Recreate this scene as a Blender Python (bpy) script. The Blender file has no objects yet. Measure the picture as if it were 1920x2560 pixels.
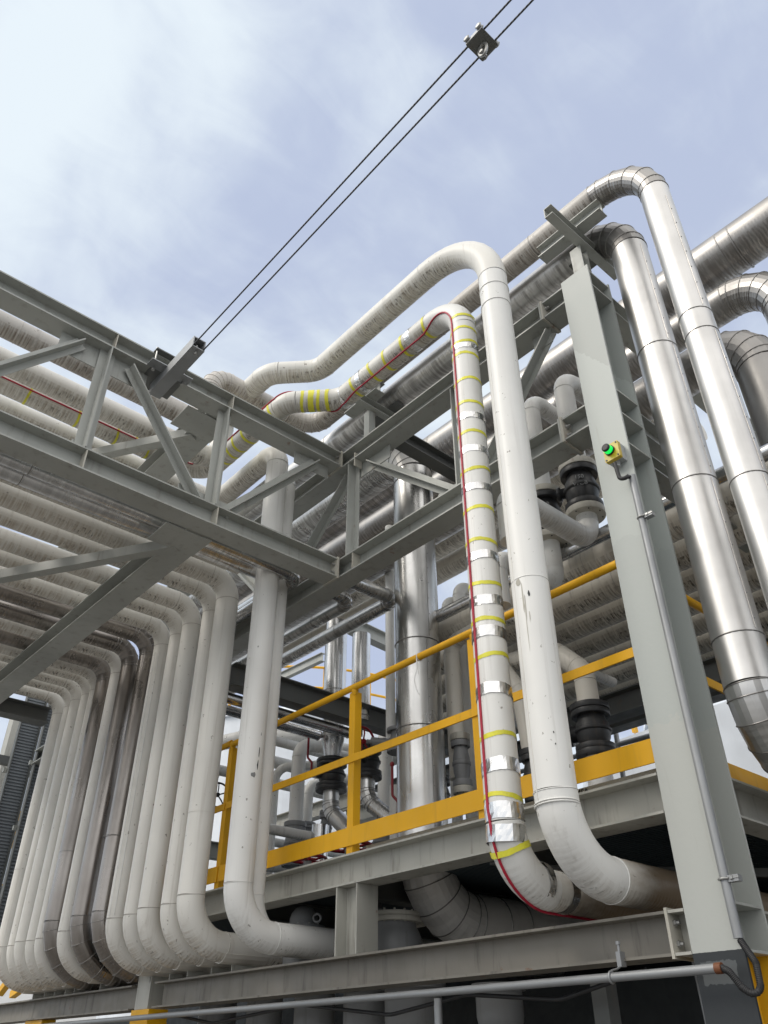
import bpy, math, random
import numpy as np
from mathutils import Vector, Matrix
random.seed(7)
scene = bpy.context.scene
C = scene.collection
V = Vector
# ------------------------------------------------------------------ camera
F = 1996.3
YAW, PIT, ROL = math.radians(48.57), math.radians(34.81), math.radians(0.186)
def cam_rot():
    cy, sy, cp, sp = math.cos(YAW), math.sin(YAW), math.cos(PIT), math.sin(PIT)
    f = np.array([cp*cy, cp*sy, sp]); r = np.array([sy, -cy, 0.0]); d = np.cross(f, r)
    cr, sr = math.cos(ROL), math.sin(ROL)
    return np.array([cr*r+sr*d, -sr*r+cr*d, f])
CR = cam_rot()
cam = bpy.data.cameras.new('camera'); co = bpy.data.objects.new('camera', cam); C.objects.link(co)
M = Matrix.Identity(4)
for i in range(3):
    M[i][0] = CR[0][i]; M[i][1] = -CR[1][i]; M[i][2] = -CR[2][i]
co.matrix_world = M
cam.sensor_fit = 'VERTICAL'; cam.sensor_height = 24.0; cam.lens = 24.0*F/2560.0
cam.clip_start = 0.05; cam.clip_end = 2000
scene.camera = co
def ray(p):
    return CR.T @ np.array([(p[0]-960)/F, (p[1]-1280)/F, 1.0])
def at(p, X=None, Y=None, Z=None):          # a photo pixel on a known world plane
    q = ray(p)
    t = X/q[0] if X is not None else (Y/q[1] if Y is not None else Z/q[2])
    return V(q*t)
def zv(p, X, Y, r=0.0):                     # height on a vertical axis
    q = ray(p); d = math.hypot(X, Y); h = np.array([X, Y])/d
    return float(q[2]*(d-r)/(q[:2] @ h))
# ------------------------------------------------------------------ materials
def new_mat(name):
    m = bpy.data.materials.new(name); m.use_nodes = True
    nt = m.node_tree; nt.nodes.clear()
    out = nt.nodes.new('ShaderNodeOutputMaterial'); b = nt.nodes.new('ShaderNodeBsdfPrincipled')
    nt.links.new(b.outputs[0], out.inputs[0])
    return m, nt, b
class N:
    def __init__(s, nt): s.nt = nt
    def n(s, t, **k):
        x = s.nt.nodes.new(t)
        for a, v in k.items(): setattr(x, a, v)
        return x
    def l(s, a, b): s.nt.links.new(a, b)
    def sock(s, inp, v):
        if hasattr(v, 'links') or hasattr(v, 'is_linked'): s.l(v, inp)
        else: inp.default_value = v
    def math(s, op, a, b=0.0, c=None):
        x = s.n('ShaderNodeMath', operation=op); s.sock(x.inputs[0], a); s.sock(x.inputs[1], b)
        if c is not None: s.sock(x.inputs[2], c)
        return x.outputs[0]
    def rng(s, v, a, b, c=0.0, d=1.0):
        x = s.n('ShaderNodeMapRange'); x.interpolation_type = 'SMOOTHSTEP'; s.l(v, x.inputs[0])
        for i, q in enumerate((a, b, c, d)): x.inputs[i+1].default_value = q
        return x.outputs[0]
    def mix(s, f, a, b):
        x = s.n('ShaderNodeMix', data_type='RGBA'); s.sock(x.inputs[0], f)
        s.sock(x.inputs[6], (*a, 1) if isinstance(a, tuple) and len(a) == 3 else a)
        s.sock(x.inputs[7], (*b, 1) if isinstance(b, tuple) and len(b) == 3 else b)
        return x.outputs[2]
    def noise(s, vec, scale, detail=4, rough=.55, dist=0.0):
        x = s.n('ShaderNodeTexNoise'); x.inputs['Scale'].default_value = scale
        x.inputs['Detail'].default_value = detail; x.inputs['Roughness'].default_value = rough
        x.inputs['Distortion'].default_value = dist
        s.l(vec, x.inputs['Vector']); return x.outputs[0]
    def scale(s, vec, sc):
        x = s.n('ShaderNodeMapping'); x.inputs['Scale'].default_value = sc; s.l(vec, x.inputs[0]); return x.outputs[0]
    def bump(s, h, st, dist=.01, normal=None):
        x = s.n('ShaderNodeBump'); x.inputs['Strength'].default_value = st; x.inputs['Distance'].default_value = dist
        s.l(h, x.inputs['Height'])
        if normal: s.l(normal, x.inputs['Normal'])
        return x.outputs[0]
def geo_nodes(k):
    g = k.n('ShaderNodeNewGeometry'); sp = k.n('ShaderNodeSeparateXYZ'); k.l(g.outputs['True Normal'], sp.inputs[0])
    uv = k.n('ShaderNodeUVMap'); uv.uv_map = 'UVMap'
    return g.outputs['Position'], sp.outputs[2], uv.outputs[0]
def clad_white(name, base, dirt=.7, rib=.6, speck=.5, spec_lo=.56, grime=(.30, .26, .21), scorch=None):
    m, nt, b = new_mat(name); k = N(nt); pos, nz, uv = geo_nodes(k)
    big = k.noise(pos, 1.3, 3)
    col = k.mix(k.rng(big, .35, .7), base, tuple(c*.90 for c in base))
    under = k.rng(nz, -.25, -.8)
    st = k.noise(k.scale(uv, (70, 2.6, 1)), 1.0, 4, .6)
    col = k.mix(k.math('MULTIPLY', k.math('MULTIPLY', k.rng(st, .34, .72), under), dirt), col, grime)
    drip = k.noise(k.scale(pos, (22, 22, .7)), 1.0, 4, .6)
    col = k.mix(k.math('MULTIPLY', k.rng(drip, .52, .80), .30), col, tuple(c*.72 for c in grime))
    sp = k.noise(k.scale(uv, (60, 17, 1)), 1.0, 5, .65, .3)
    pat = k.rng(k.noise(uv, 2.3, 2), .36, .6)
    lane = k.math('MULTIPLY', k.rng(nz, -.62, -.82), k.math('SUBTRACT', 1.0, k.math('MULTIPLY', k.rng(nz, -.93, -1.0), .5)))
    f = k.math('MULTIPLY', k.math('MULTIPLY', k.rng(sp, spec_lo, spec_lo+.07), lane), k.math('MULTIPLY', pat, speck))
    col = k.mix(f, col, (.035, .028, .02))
    nick = k.noise(pos, 19, 3, .7)
    col = k.mix(k.math('MULTIPLY', k.rng(nick, .675, .72), .7), col, (.20, .17, .14))
    if scorch:                                     # brown stain soaked into the run beside the column
        sx = k.n('ShaderNodeSeparateXYZ'); k.l(pos, sx.inputs[0])
        e = k.math('ADD', sx.outputs[0], k.math('MULTIPLY', k.math('SUBTRACT', k.noise(k.scale(pos, (6, 14, 14)), 1.0, 4), .5), .5))
        col = k.mix(k.math('MULTIPLY', k.rng(e, scorch[0], scorch[1]), .85), col, (.20, .125, .055))
    k.l(col, b.inputs['Base Color']); b.inputs['Roughness'].default_value = .42
    b.inputs['Specular IOR Level'].default_value = .4
    w = k.n('ShaderNodeTexWave', wave_type='BANDS', bands_direction='X'); w.inputs['Scale'].default_value = 11
    w.inputs['Distortion'].default_value = 1.6; w.inputs['Detail'].default_value = 3; w.inputs['Detail Scale'].default_value = .8
    k.l(uv, w.inputs['Vector'])
    h = k.math('MULTIPLY', w.outputs['Fac'], under)
    n1 = k.bump(h, rib, .006)
    n2 = k.bump(k.noise(pos, 7, 3), .12, .012, n1)
    k.l(n2, b.inputs['Normal']); return m
def clad_metal(name, base, rlo=.22, rhi=.42, dirt=.55, dent=.35, rib=.3, met=1.0):
    m, nt, b = new_mat(name); k = N(nt); pos, nz, uv = geo_nodes(k)
    big = k.noise(pos, 2.2, 4)
    col = k.mix(k.rng(big, .3, .75), base, tuple(c*.80 for c in base))
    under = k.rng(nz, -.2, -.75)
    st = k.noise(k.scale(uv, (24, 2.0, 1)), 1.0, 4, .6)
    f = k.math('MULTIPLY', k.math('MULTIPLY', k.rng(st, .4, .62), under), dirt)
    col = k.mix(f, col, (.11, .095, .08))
    drip = k.noise(k.scale(pos, (16, 16, .5)), 1.0, 3, .6)
    col = k.mix(k.math('MULTIPLY', k.rng(drip, .5, .8), .3), col, tuple(c*.6 for c in base))
    k.l(col, b.inputs['Base Color'])
    k.l(k.math('MULTIPLY', k.math('SUBTRACT', 1.0, k.math('MULTIPLY', f, .9)), met), b.inputs['Metallic'])
    r = k.rng(k.noise(k.scale(pos, (4, 4, 1.5)), 1.0, 4), .3, .7, rlo, rhi)
    k.l(r, b.inputs['Roughness'])
    w = k.n('ShaderNodeTexWave', wave_type='BANDS', bands_direction='X'); w.inputs['Scale'].default_value = 10
    w.inputs['Distortion'].default_value = 3; w.inputs['Detail'].default_value = 2; k.l(uv, w.inputs['Vector'])
    n1 = k.bump(k.math('MULTIPLY', w.outputs['Fac'], under), rib, .006)
    n2 = k.bump(k.noise(k.scale(pos, (5, 5, 2.2)), 1.0, 2), dent, .012, n1)
    k.l(n2, b.inputs['Normal']); return m
def paint(name, base, rough=.45, metal=0.0, grime=(.16, .13, .10), amt=.35, rust=.25, bump=.08):
    m, nt, b = new_mat(name); k = N(nt); pos, nz, uv = geo_nodes(k)
    col = k.mix(k.rng(k.noise(pos, 1.1, 3), .4, .62), base, tuple(c*.86 for c in base))
    drip = k.noise(k.scale(pos, (14, 14, 1.6)), 1.0, 5, .62)
    col = k.mix(k.math('MULTIPLY', k.rng(drip, .52, .8), amt), col, grime)
    rs = k.noise(pos, 5.5, 6, .68)
    col = k.mix(k.math('MULTIPLY', k.rng(rs, .655, .72), rust), col, (.17, .065, .02))
    k.l(col, b.inputs['Base Color']); b.inputs['Metallic'].default_value = metal
    k.l(k.rng(k.noise(pos, 9, 3), .3, .7, rough-.07, rough+.1), b.inputs['Roughness'])
    k.l(k.bump(k.noise(pos, 40, 3), bump, .004), b.inputs['Normal']); return m
def plain(name, base, rough=.5, metal=0.0, emit=None, es=1.0):
    m, nt, b = new_mat(name); k = N(nt); pos, nz, uv = geo_nodes(k)
    k.l(k.mix(k.rng(k.noise(pos, 12, 4), .3, .75), base, tuple(c*.78 for c in base)), b.inputs['Base Color'])
    b.inputs['Roughness'].default_value = rough; b.inputs['Metallic'].default_value = metal
    if emit:
        b.inputs['Emission Color'].default_value = (*emit, 1); b.inputs['Emission Strength'].default_value = es
    return m
def corrugated(name, base, axis, scale, rough=.6, st=.8):
    m, nt, b = new_mat(name); k = N(nt); pos, nz, uv = geo_nodes(k)
    w = k.n('ShaderNodeTexWave', wave_type='BANDS', bands_direction=axis); w.inputs['Scale'].default_value = scale
    w.inputs['Distortion'].default_value = 0; k.l(pos, w.inputs['Vector'])
    k.l(k.mix(w.outputs['Fac'], tuple(c*.55 for c in base), base), b.inputs['Base Color'])
    b.inputs['Roughness'].default_value = rough
    k.l(k.bump(w.outputs['Fac'], st, .02), b.inputs['Normal']); return m
def column_mat():
    m, nt, b = new_mat('column_paint'); k = N(nt); pos, nz, uv = geo_nodes(k)
    base = (.405, .422, .40)
    col = k.mix(k.rng(k.noise(pos, .9, 3), .42, .6), base, (.355, .378, .362))
    sp = k.n('ShaderNodeSeparateXYZ'); k.l(pos, sp.inputs[0])
    # the paler repaint below a slanted edge about 4 m up, and a patch at about 2.6 m
    e = k.math('ADD', k.math('MULTIPLY', sp.outputs[1], -1.4), sp.outputs[2])
    e = k.math('ADD', e, k.math('MULTIPLY', k.noise(pos, 22, 3), .12))
    col = k.mix(k.math('MULTIPLY', k.math('LESS_THAN', e, 1.33), .55), col, (.46, .495, .475))
    zz = k.math('ADD', sp.outputs[2], k.math('MULTIPLY', k.noise(pos, 12, 3), .18))
    col = k.mix(k.math('MULTIPLY', k.math('LESS_THAN', zz, 2.72), .8), col, (.385, .41, .395))
    zz = k.math('ADD', sp.outputs[2], k.math('MULTIPLY', k.noise(pos, 9, 3), .25))
    col = k.mix(k.math('MULTIPLY', k.math('LESS_THAN', zz, 1.62), .7), col, (.425, .435, .41))
    drip = k.noise(k.scale(pos, (20, 20, 1.5)), 1.0, 5, .62)
    col = k.mix(k.math('MULTIPLY', k.rng(drip, .6, .8), .25), col, (.25, .21, .17))
    rs = k.noise(pos, 26, 5, .7)
    col = k.mix(k.math('MULTIPLY', k.rng(rs, .70, .73), .6), col, (.16, .12, .09))
    zb = k.math('ADD', sp.outputs[2], k.math('MULTIPLY', k.noise(pos, 60, 2), .004))
    band = k.math('LESS_THAN', zb, .424)
    front = k.math('LESS_THAN', sp.outputs[0], 3.835)
    fill = k.mix(front, (.70, .40, .015), (.020, .024, .028))
    wob = k.math('MULTIPLY', k.noise(pos, 45, 3), .03)
    a1 = k.math('MULTIPLY', k.math('LESS_THAN', k.math('ABSOLUTE', k.math('SUBTRACT', k.math('ADD', sp.outputs[2], wob), .355)), .045), k.math('LESS_THAN', k.math('ABSOLUTE', k.math('SUBTRACT', k.math('ADD', sp.outputs[1], wob), 2.085)), .085))
    fill = k.mix(k.math('MULTIPLY', k.math('MULTIPLY', a1, .35), front), fill, (.20, .215, .22))
    col = k.mix(band, col, fill)
    k.l(col, b.inputs['Base Color']); b.inputs['Roughness'].default_value = .5
    k.l(k.bump(k.noise(pos, 38, 4), .12, .004), b.inputs['Normal']); return m
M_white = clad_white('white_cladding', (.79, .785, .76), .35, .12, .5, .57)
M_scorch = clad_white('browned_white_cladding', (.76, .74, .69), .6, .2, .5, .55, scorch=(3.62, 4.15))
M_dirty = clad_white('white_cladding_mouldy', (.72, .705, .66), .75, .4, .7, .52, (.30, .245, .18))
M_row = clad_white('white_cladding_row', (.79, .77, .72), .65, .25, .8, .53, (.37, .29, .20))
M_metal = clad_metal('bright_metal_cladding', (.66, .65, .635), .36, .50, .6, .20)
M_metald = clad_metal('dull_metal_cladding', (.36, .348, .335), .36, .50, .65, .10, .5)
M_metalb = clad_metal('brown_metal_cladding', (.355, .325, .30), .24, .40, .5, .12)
M_duct = clad_metal('brightened_metal_cladding', (.80, .78, .75), .36, .5, .2, .10, .2, .2)  # paler, less metallic: reflected light under the deck put into the colour
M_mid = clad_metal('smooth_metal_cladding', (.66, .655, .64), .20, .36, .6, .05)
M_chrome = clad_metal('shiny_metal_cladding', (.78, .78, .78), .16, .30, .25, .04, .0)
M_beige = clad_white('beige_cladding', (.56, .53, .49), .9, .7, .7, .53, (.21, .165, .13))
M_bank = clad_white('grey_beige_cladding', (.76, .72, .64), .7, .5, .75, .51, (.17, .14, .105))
M_steel = paint('grey_green_paint', (.38, .39, .365), .45, 0, (.13, .105, .08), .5, .5)
M_steelb = paint('stained_cream_grey_paint', (.42, .415, .375), .5, 0, (.10, .08, .065), .75, .6)
M_stain_shade = paint('stained_shaded_paint', (.215, .20, .172), .55, 0, (.055, .043, .035), .9, .7)  # brown stains, with the flange's shade also darkened into the base colour
M_rust = paint('rusted_paint', (.48, .46, .40), .6, 0, (.16, .07, .03), .8, 1.0)
M_col = column_mat()
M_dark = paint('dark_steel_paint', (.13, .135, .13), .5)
M_yel = paint('yellow_paint', (.80, .42, .003), .5, 0, (.30, .16, .03), .4, .35)
M_iron = paint('black_cast_iron', (.028, .029, .031), .42, 0, (.10, .08, .06), .5, .35)
M_greyiron = paint('grey_cast_iron', (.23, .235, .24), .5, 0, (.07, .06, .05), .5, .25)
M_cream = paint('cream_flange_paint', (.50, .48, .42), .5, 0, (.14, .10, .07), .8, .5)
M_red = plain('red_paint', (.26, .008, .018), .4)
M_redtape = plain('red_tape', (.42, .008, .035), .35)
M_yeltape = plain('yellow_tape', (.80, .76, .06), .35)
M_foil = clad_metal('foil_tape', (.84, .84, .84), .14, .28, 0, .8, 0)
M_galv = paint('galvanised_zinc', (.31, .32, .33), .5, .5, (.25, .25, .25), .3, 0)
M_rope = plain('steel_wire', (.05, .055, .065), .5, .6)
def twist(m):
    nt = m.node_tree; k = N(nt); uv = k.n('ShaderNodeUVMap'); uv.uv_map = 'UVMap'; w = k.n('ShaderNodeTexWave', wave_type='BANDS', bands_direction='DIAGONAL'); w.inputs['Scale'].default_value = 22; k.l(uv.outputs[0], w.inputs['Vector'])
    b = [n for n in nt.nodes if n.type == 'BSDF_PRINCIPLED'][0]; k.l(k.mix(w.outputs['Fac'], (.02, .022, .028), (.13, .135, .145)), b.inputs['Base Color'])
twist(M_rope)
M_black = plain('black_rubber', (.025, .025, .027), .55)
M_bolt = plain('bolt_zinc', (.42, .42, .41), .4, .7)
M_grat = corrugated('steel_grating', (.06, .085, .10), 'Y', 9.0, .55)
M_tray = corrugated('perforated_tray', (.20, .22, .24), 'Z', 7, .5)
M_corr = corrugated('white_corrugated_sheet', (.72, .73, .74), 'Y', 4.0)
M_tank = paint('tank_white_paint', (.74, .78, .83), .5, 0, (.45, .45, .45), .2, 0)
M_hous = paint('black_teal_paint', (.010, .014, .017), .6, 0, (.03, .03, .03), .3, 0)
M_boxy = plain('yellow_box_plastic', (.58, .42, .03), .4)
M_boxg = plain('grey_box_plastic', (.40, .42, .43), .45)
M_green = plain('green_lamp', (.0, .5, .08), .3, 0, (.0, 1.0, .12), .75)
M_white_p = plain('white_tie', (.75, .75, .73), .5)
M_ground = paint('concrete', (.20, .195, .185), .85, 0, (.2, .19, .17), .3, 0)
M_blue = plain('blue_paint', (.01, .03, .12), .4)
# ------------------------------------------------------------------ geometry
class G:
    def __init__(s): s.v, s.f, s.uv, s.sm = [], [], [], []
    def face(s, idx, uv=None, sm=False):
        idx = list(idx)
        if not sm: n0 = len(s.v); s.v += [s.v[i].copy() for i in idx]; idx = range(n0, n0+len(idx))   # flat faces keep their own corners
        s.f.append(tuple(idx)); s.uv.append(uv or [(0.0, 0.0)]*len(idx)); s.sm.append(sm)
    def add(s, pts):
        b = len(s.v); s.v += [V(p) for p in pts]; return b
    def box(s, x0, x1, y0, y1, z0, z1):
        b = s.add([(x, y, z) for x in (x0, x1) for y in (y0, y1) for z in (z0, z1)])
        for q in ((0, 1, 3, 2), (4, 6, 7, 5), (0, 4, 5, 1), (2, 3, 7, 6), (0, 2, 6, 4), (1, 5, 7, 3)):
            s.face([b+i for i in q])
        return s
    def prism(s, prof, p0, p1, up=(0, 0, 1)):        # profile (a = sideways, b = along up) swept from p0 to p1
        p0, p1 = V(p0), V(p1); d = (p1-p0).normalized(); u = V(up); u = (u-d*u.dot(d)).normalized(); r = d.cross(u)
        n = len(prof)
        b = s.add([p0+r*a+u*c for a, c in prof]+[p1+r*a+u*c for a, c in prof])
        for i in range(n):
            j = (i+1) % n; s.face([b+i, b+j, b+n+j, b+n+i])
        s.face([b+i for i in range(n)][::-1]); s.face([b+n+i for i in range(n)])
        return s
    def bar(s, p0, p1, w, h, up=(0, 0, 1)):
        return s.prism([(-w/2, -h/2), (w/2, -h/2), (w/2, h/2), (-w/2, h/2)], p0, p1, up)
    def ibeam(s, p0, p1, d, w, tw=.010, tf=.012, up=(0, 0, 1)):
        a, b, t, c = w/2, d/2, tw/2, d/2-tf
        return s.prism([(-a, -b), (a, -b), (a, -c), (t, -c), (t, c), (a, c), (a, b), (-a, b), (-a, c), (-t, c), (-t, -c), (-a, -c)], p0, p1, up)
    def angle(s, p0, p1, w, t=.010, up=(0, 0, 1), flip=1):
        return s.prism([(0, 0), (flip*w, 0), (flip*w, t), (flip*t, t), (flip*t, w), (0, w)][::flip], p0, p1, up)
    def chan(s, p0, p1, d, w, t=.009, up=(0, 0, 1), flip=1):
        b = d/2
        pr = [(0, -b), (w, -b), (w, -b+t), (t, -b+t), (t, b-t), (w, b-t), (w, b), (0, b)]
        return s.prism([(flip*x, y) for x, y in pr][::flip], p0, p1, up)
    def tube(s, path, r, n=24, cap=True, smooth=True, u0=0.0, ref=None):
        path = [V(p) for p in path]; m = len(path)
        tang = []
        for i in range(m):
            a = (path[i]-path[i-1]).normalized() if i else None
            c = (path[i+1]-path[i]).normalized() if i < m-1 else None
            tang.append((a+c).normalized() if a and c else (a or c))
        if ref is None:
            ref = V((0, 0, 1)) if abs(tang[0].z) < .9 else V((-1, 0, 0))
        fr = []; u = ref
        for t in tang:
            u = (u-t*u.dot(t)).normalized(); fr.append((u, t.cross(u)))
        rr = r if isinstance(r, (list, tuple)) else [r]*m
        L = [u0]
        for i in range(1, m): L.append(L[-1]+(path[i]-path[i-1]).length)
        b = len(s.v)
        for i in range(m):
            for k in range(n):
                a = 2*math.pi*k/n; s.v.append(path[i]+(fr[i][0]*math.cos(a)+fr[i][1]*math.sin(a))*rr[i])
        for i in range(m-1):
            for k in range(n):
                j = (k+1) % n
                va, vb = 2*math.pi*rr[i]*k/n, 2*math.pi*rr[i]*(k+1)/n
                s.face([b+i*n+k, b+i*n+j, b+(i+1)*n+j, b+(i+1)*n+k], [(L[i], va), (L[i], vb), (L[i+1], vb), (L[i+1], va)], smooth)
        if cap:
            s.face([b+k for k in range(n)][::-1]); s.face([b+(m-1)*n+k for k in range(n)])
        return s
    def lathe(s, base, axis, prof, n=24, smooth=True):     # prof: (radius, distance along axis)
        base = V(base); d = V(axis).normalized(); u = V((0, 0, 1)) if abs(d.z) < .9 else V((1, 0, 0))
        u = (u-d*u.dot(d)).normalized(); w = d.cross(u); m = len(prof); b = len(s.v)
        for r, h in prof:
            for k in range(n):
                a = 2*math.pi*k/n; s.v.append(base+d*h+(u*math.cos(a)+w*math.sin(a))*r)
        for i in range(m-1):
            sharp = abs(prof[i][1]-prof[i+1][1]) < 1e-6
            for k in range(n):
                j = (k+1) % n; s.face([b+i*n+k, b+i*n+j, b+(i+1)*n+j, b+(i+1)*n+k], [(0, 0)]*4, smooth and not sharp)
        s.face([b+k for k in range(n)][::-1]); s.face([b+(m-1)*n+k for k in range(n)])
        return s
    def torus(s, c, axis, R, r, n=28, m=8):
        c = V(c); d = V(axis).normalized(); u = V((0, 0, 1)) if abs(d.z) < .9 else V((1, 0, 0))
        u = (u-d*u.dot(d)).normalized(); w = d.cross(u); b = len(s.v)
        for i in range(n):
            a = 2*math.pi*i/n; e = u*math.cos(a)+w*math.sin(a)
            for k in range(m):
                t = 2*math.pi*k/m; s.v.append(c+e*(R+r*math.cos(t))+d*r*math.sin(t))
        for i in range(n):
            for k in range(m):
                i2, k2 = (i+1) % n, (k+1) % m
                s.face([b+i*m+k, b+i2*m+k, b+i2*m+k2, b+i*m+k2], None, True)
        return s
ROOT = {}
def link(o, parent=None):
    C.objects.link(o)
    if parent: o.parent = parent
    return o
def mesh(name, g, mat, org):
    used = sorted({i for f in g.f for i in f}); mp = {o: i for i, o in enumerate(used)}
    g.v = [g.v[i] for i in used]; g.f = [tuple(mp[i] for i in f) for f in g.f]
    me = bpy.data.meshes.new(name)
    me.from_pydata([tuple(v-org) for v in g.v], [], g.f)
    uvl = me.uv_layers.new(name='UVMap')
    flat = [c for fu in g.uv for uvp in fu for c in uvp]
    uvl.data.foreach_set('uv', flat)
    me.polygons.foreach_set('use_smooth', g.sm)
    me.materials.append(mat); me.update(); return me
def thing(name, label, cat, loc, group=None):
    o = bpy.data.objects.new(name, None); o.location = loc; o.empty_display_size = .1
    link(o); o['label'] = label; o['category'] = cat; o['kind'] = 'thing'
    if group: o['group'] = group
    ROOT[o] = V(loc); return o
def part(parent, name, g, mat, label=None):
    o = bpy.data.objects.new(name, mesh(name, g, mat, ROOT[parent])); link(o, parent)
    if label: o['label'] = label
    ROOT[o] = ROOT[parent]; return o
def single(name, label, cat, g, mat, group=None, kind=None):
    org = sum((v for v in g.v), V((0, 0, 0)))/len(g.v); org.z = min(v.z for v in g.v)
    o = bpy.data.objects.new(name, mesh(name, g, mat, org)); o.location = org; link(o)
    if label: o['label'] = label; o['category'] = cat; o['kind'] = 'thing'
    if group: o['group'] = group
    if kind: o['kind'] = kind
    return o
BOLT = {}
def bolts(parent, c, axis, R, n, size=.012, mat=None, name='bolt', phase=0.0, through=.02):
    """separate bolts on a circle, all sharing one mesh"""
    key = (round(size, 4), tuple(round(x, 3) for x in axis), (mat or M_bolt).name, round(through, 3))
    if key not in BOLT:
        g = G(); d = V(axis).normalized()
        g.lathe(-d*through, d, [(size*.55, 0), (size*.55, through-size), (size, through-size), (size, through+size), (size*.55, through+size), (size*.55, through+2*size)], 6, False)
        BOLT[key] = mesh('bolt', g, mat or M_bolt, V((0, 0, 0)))
    d = V(axis).normalized(); u = V((0, 0, 1)) if abs(d.z) < .9 else V((1, 0, 0)); u = (u-d*u.dot(d)).normalized(); w = d.cross(u)
    for i in range(n):
        a = 2*math.pi*i/n+phase; o = bpy.data.objects.new(name, BOLT[key])
        link(o, parent); o.location = V(c)+(u*math.cos(a)+w*math.sin(a))*R-ROOT[parent]
# ------------------------------------------------------------------ pipes
def fillet(pts, R):
    """straight runs and arcs of a polyline with rounded corners"""
    pts = [V(p) for p in pts]; runs, arcs = [], []; start = pts[0]
    for i in range(1, len(pts)-1):
        rad = R[i-1] if isinstance(R, (list, tuple)) else R
        a = (pts[i-1]-pts[i]).normalized(); c = (pts[i+1]-pts[i]).normalized()
        th = math.pi-a.angle(c)
        t = rad*math.tan(th/2); p0, p1 = pts[i]+a*t, pts[i]+c*t
        bis = (a+c).normalized(); cen = pts[i]+bis*(rad/math.cos(th/2))
        runs.append((start, p0)); arcs.append((cen, p0, p1, th)); start = p1
    runs.append((start, pts[-1])); return runs, arcs
def arc_pts(cen, p0, p1, th, n):
    e0 = (p0-cen); e1 = (p1-cen); out = []
    for i in range(n+1):
        s = i/n; w0 = math.sin((1-s)*th)/math.sin(th); w1 = math.sin(s*th)/math.sin(th)
        out.append(cen+e0*w0+e1*w1)
    return out
def pipe(label, pts, r, mat, R=.25, metal=False, cat='pipe', name='insulated_pipe', group=None, joints=(), simple=False, ref=None, nseg=24, band=True, emat=None):
    runs, arcs = fillet(pts, R)
    t = thing(name, label, cat, runs[0][0] if not arcs else arcs[0][1], group)
    u = 0.0; bm = M_metald if metal else M_beige
    for i, (a, b) in enumerate(runs):
        if (b-a).length > 1e-3:
            n = max(1, int((b-a).length/.5)); g = G()
            g.tube([a.lerp(b, q/n) for q in range(n+1)], r, nseg, True, True, u, ref)
            part(t, 'straight_section', g, mat); u += (b-a).length
        if i < len(arcs):
            n = max(2, round(math.degrees(arcs[i][3])/(19 if metal else 8)))
            ap = arc_pts(*arcs[i], n); g = G()
            if metal:
                d0 = (b-a).normalized()
                k = [ap[0]]+[(ap[q]+ap[q+1])*.5+((ap[q]+ap[q+1])*.5-arcs[i][0])*.01 for q in range(n)]+[ap[-1]]
                for q in range(len(k)-1): g.tube([k[q], k[q+1]], r*1.003, nseg, False, True, u+q*.06, ref)
                g2 = G(); g2.tube(k, r*1.003, nseg, False, True, u, ref); g = g2
                for fi in range(len(g.sm)): g.sm[fi] = True
                e = part(t, 'elbow', g, emat or mat)
                e.data.polygons.foreach_set('use_smooth', [True]*len(e.data.polygons))
                es = e.modifiers.new('edges', 'EDGE_SPLIT'); es.split_angle = math.radians(13)
                for q in range(len(k)):
                    ta = (k[min(q+1, len(k)-1)]-k[max(q-1, 0)]).normalized()
                    g = G(); g.torus(k[q], ta, r*1.012, max(.0035, r*.022), 32, 6); part(t, 'seam_band', g, bm)
            else:
                g.tube(ap, r*1.005, nseg, False, True, u, ref); part(t, 'elbow', g, emat or mat)
                if band:
                    for q, ta in ((ap[0], ap[1]-ap[0]), (ap[-1], ap[-1]-ap[-2])):
                        g = G(); g.torus(q, ta, r*1.003, max(.003, r*.03), 32, 6); part(t, 'seam_band', g, bm if mat is M_row else mat)
            u += arcs[i][3]*.25
    for p in joints:                               # (x,y,z) points on the axis where two cladding sheets meet
        p = V(p); best = min(runs, key=lambda q: abs((q[1]-q[0]).length-(p-q[0]).length-(q[1]-p).length))
        d = (best[1]-best[0]).normalized(); g = G(); g.torus(p, d, r*1.006, max(.0035, r*.028), 32, 6); part(t, 'seam_band', g, bm)
    return t
def path_of(pts, R, n=10):
    runs, arcs = fillet(pts, R); out = [runs[0][0]]
    for i, a in enumerate(arcs): out += arc_pts(*a, n)
    out.append(runs[-1][1]); return out
GZ = -1.6
# ------------------------------------------------------------------ setting
g = G(); g.box(-60, 90, -60, 90, GZ-.2, GZ); single('ground', None, None, g, M_ground, kind='structure')
# ------------------------------------------------------------------ steelwork in the skid face plane (x about 3.9)
XF = 3.9
c = thing('column', 'tall grey steel column with a black painted foot, carrying the green button box', 'column', (3.94, 2.06, GZ))
part(c, 'front_flange', G().box(3.80, 3.816, 1.935, 2.185, GZ, 5.08), M_col)
part(c, 'rear_flange', G().box(4.066, 4.082, 1.935, 2.185, GZ, 5.06), M_col)
part(c, 'web', G().box(3.816, 4.066, 2.054, 2.066, GZ, 5.05), M_col)
for z in (5.02, 4.86, 3.78, 3.57, 3.31, .61, .42):
    part(c, 'stiffener', G().box(3.816, 4.066, 1.938, 2.054, z-.006, z+.006), M_steel)
    part(c, 'stiffener', G().box(3.816, 4.066, 2.066, 2.182, z-.006, z+.006), M_steel)
t = thing('support_bracket', 'short post and cross arm on top of the tall column, holding up two metal pipes', 'bracket', (3.95, 2.06, 5.05))
part(t, 'post', G().ibeam((3.95, 2.06, 5.05), (3.95, 2.06, 5.48), .1, .1, .008, .009, up=(1, 0, 0)), M_steel)
part(t, 'cross_arm', G().chan((3.50, 2.04, 5.54), (4.42, 2.04, 5.54), .11, .075, .008, flip=1), M_steel)
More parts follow.
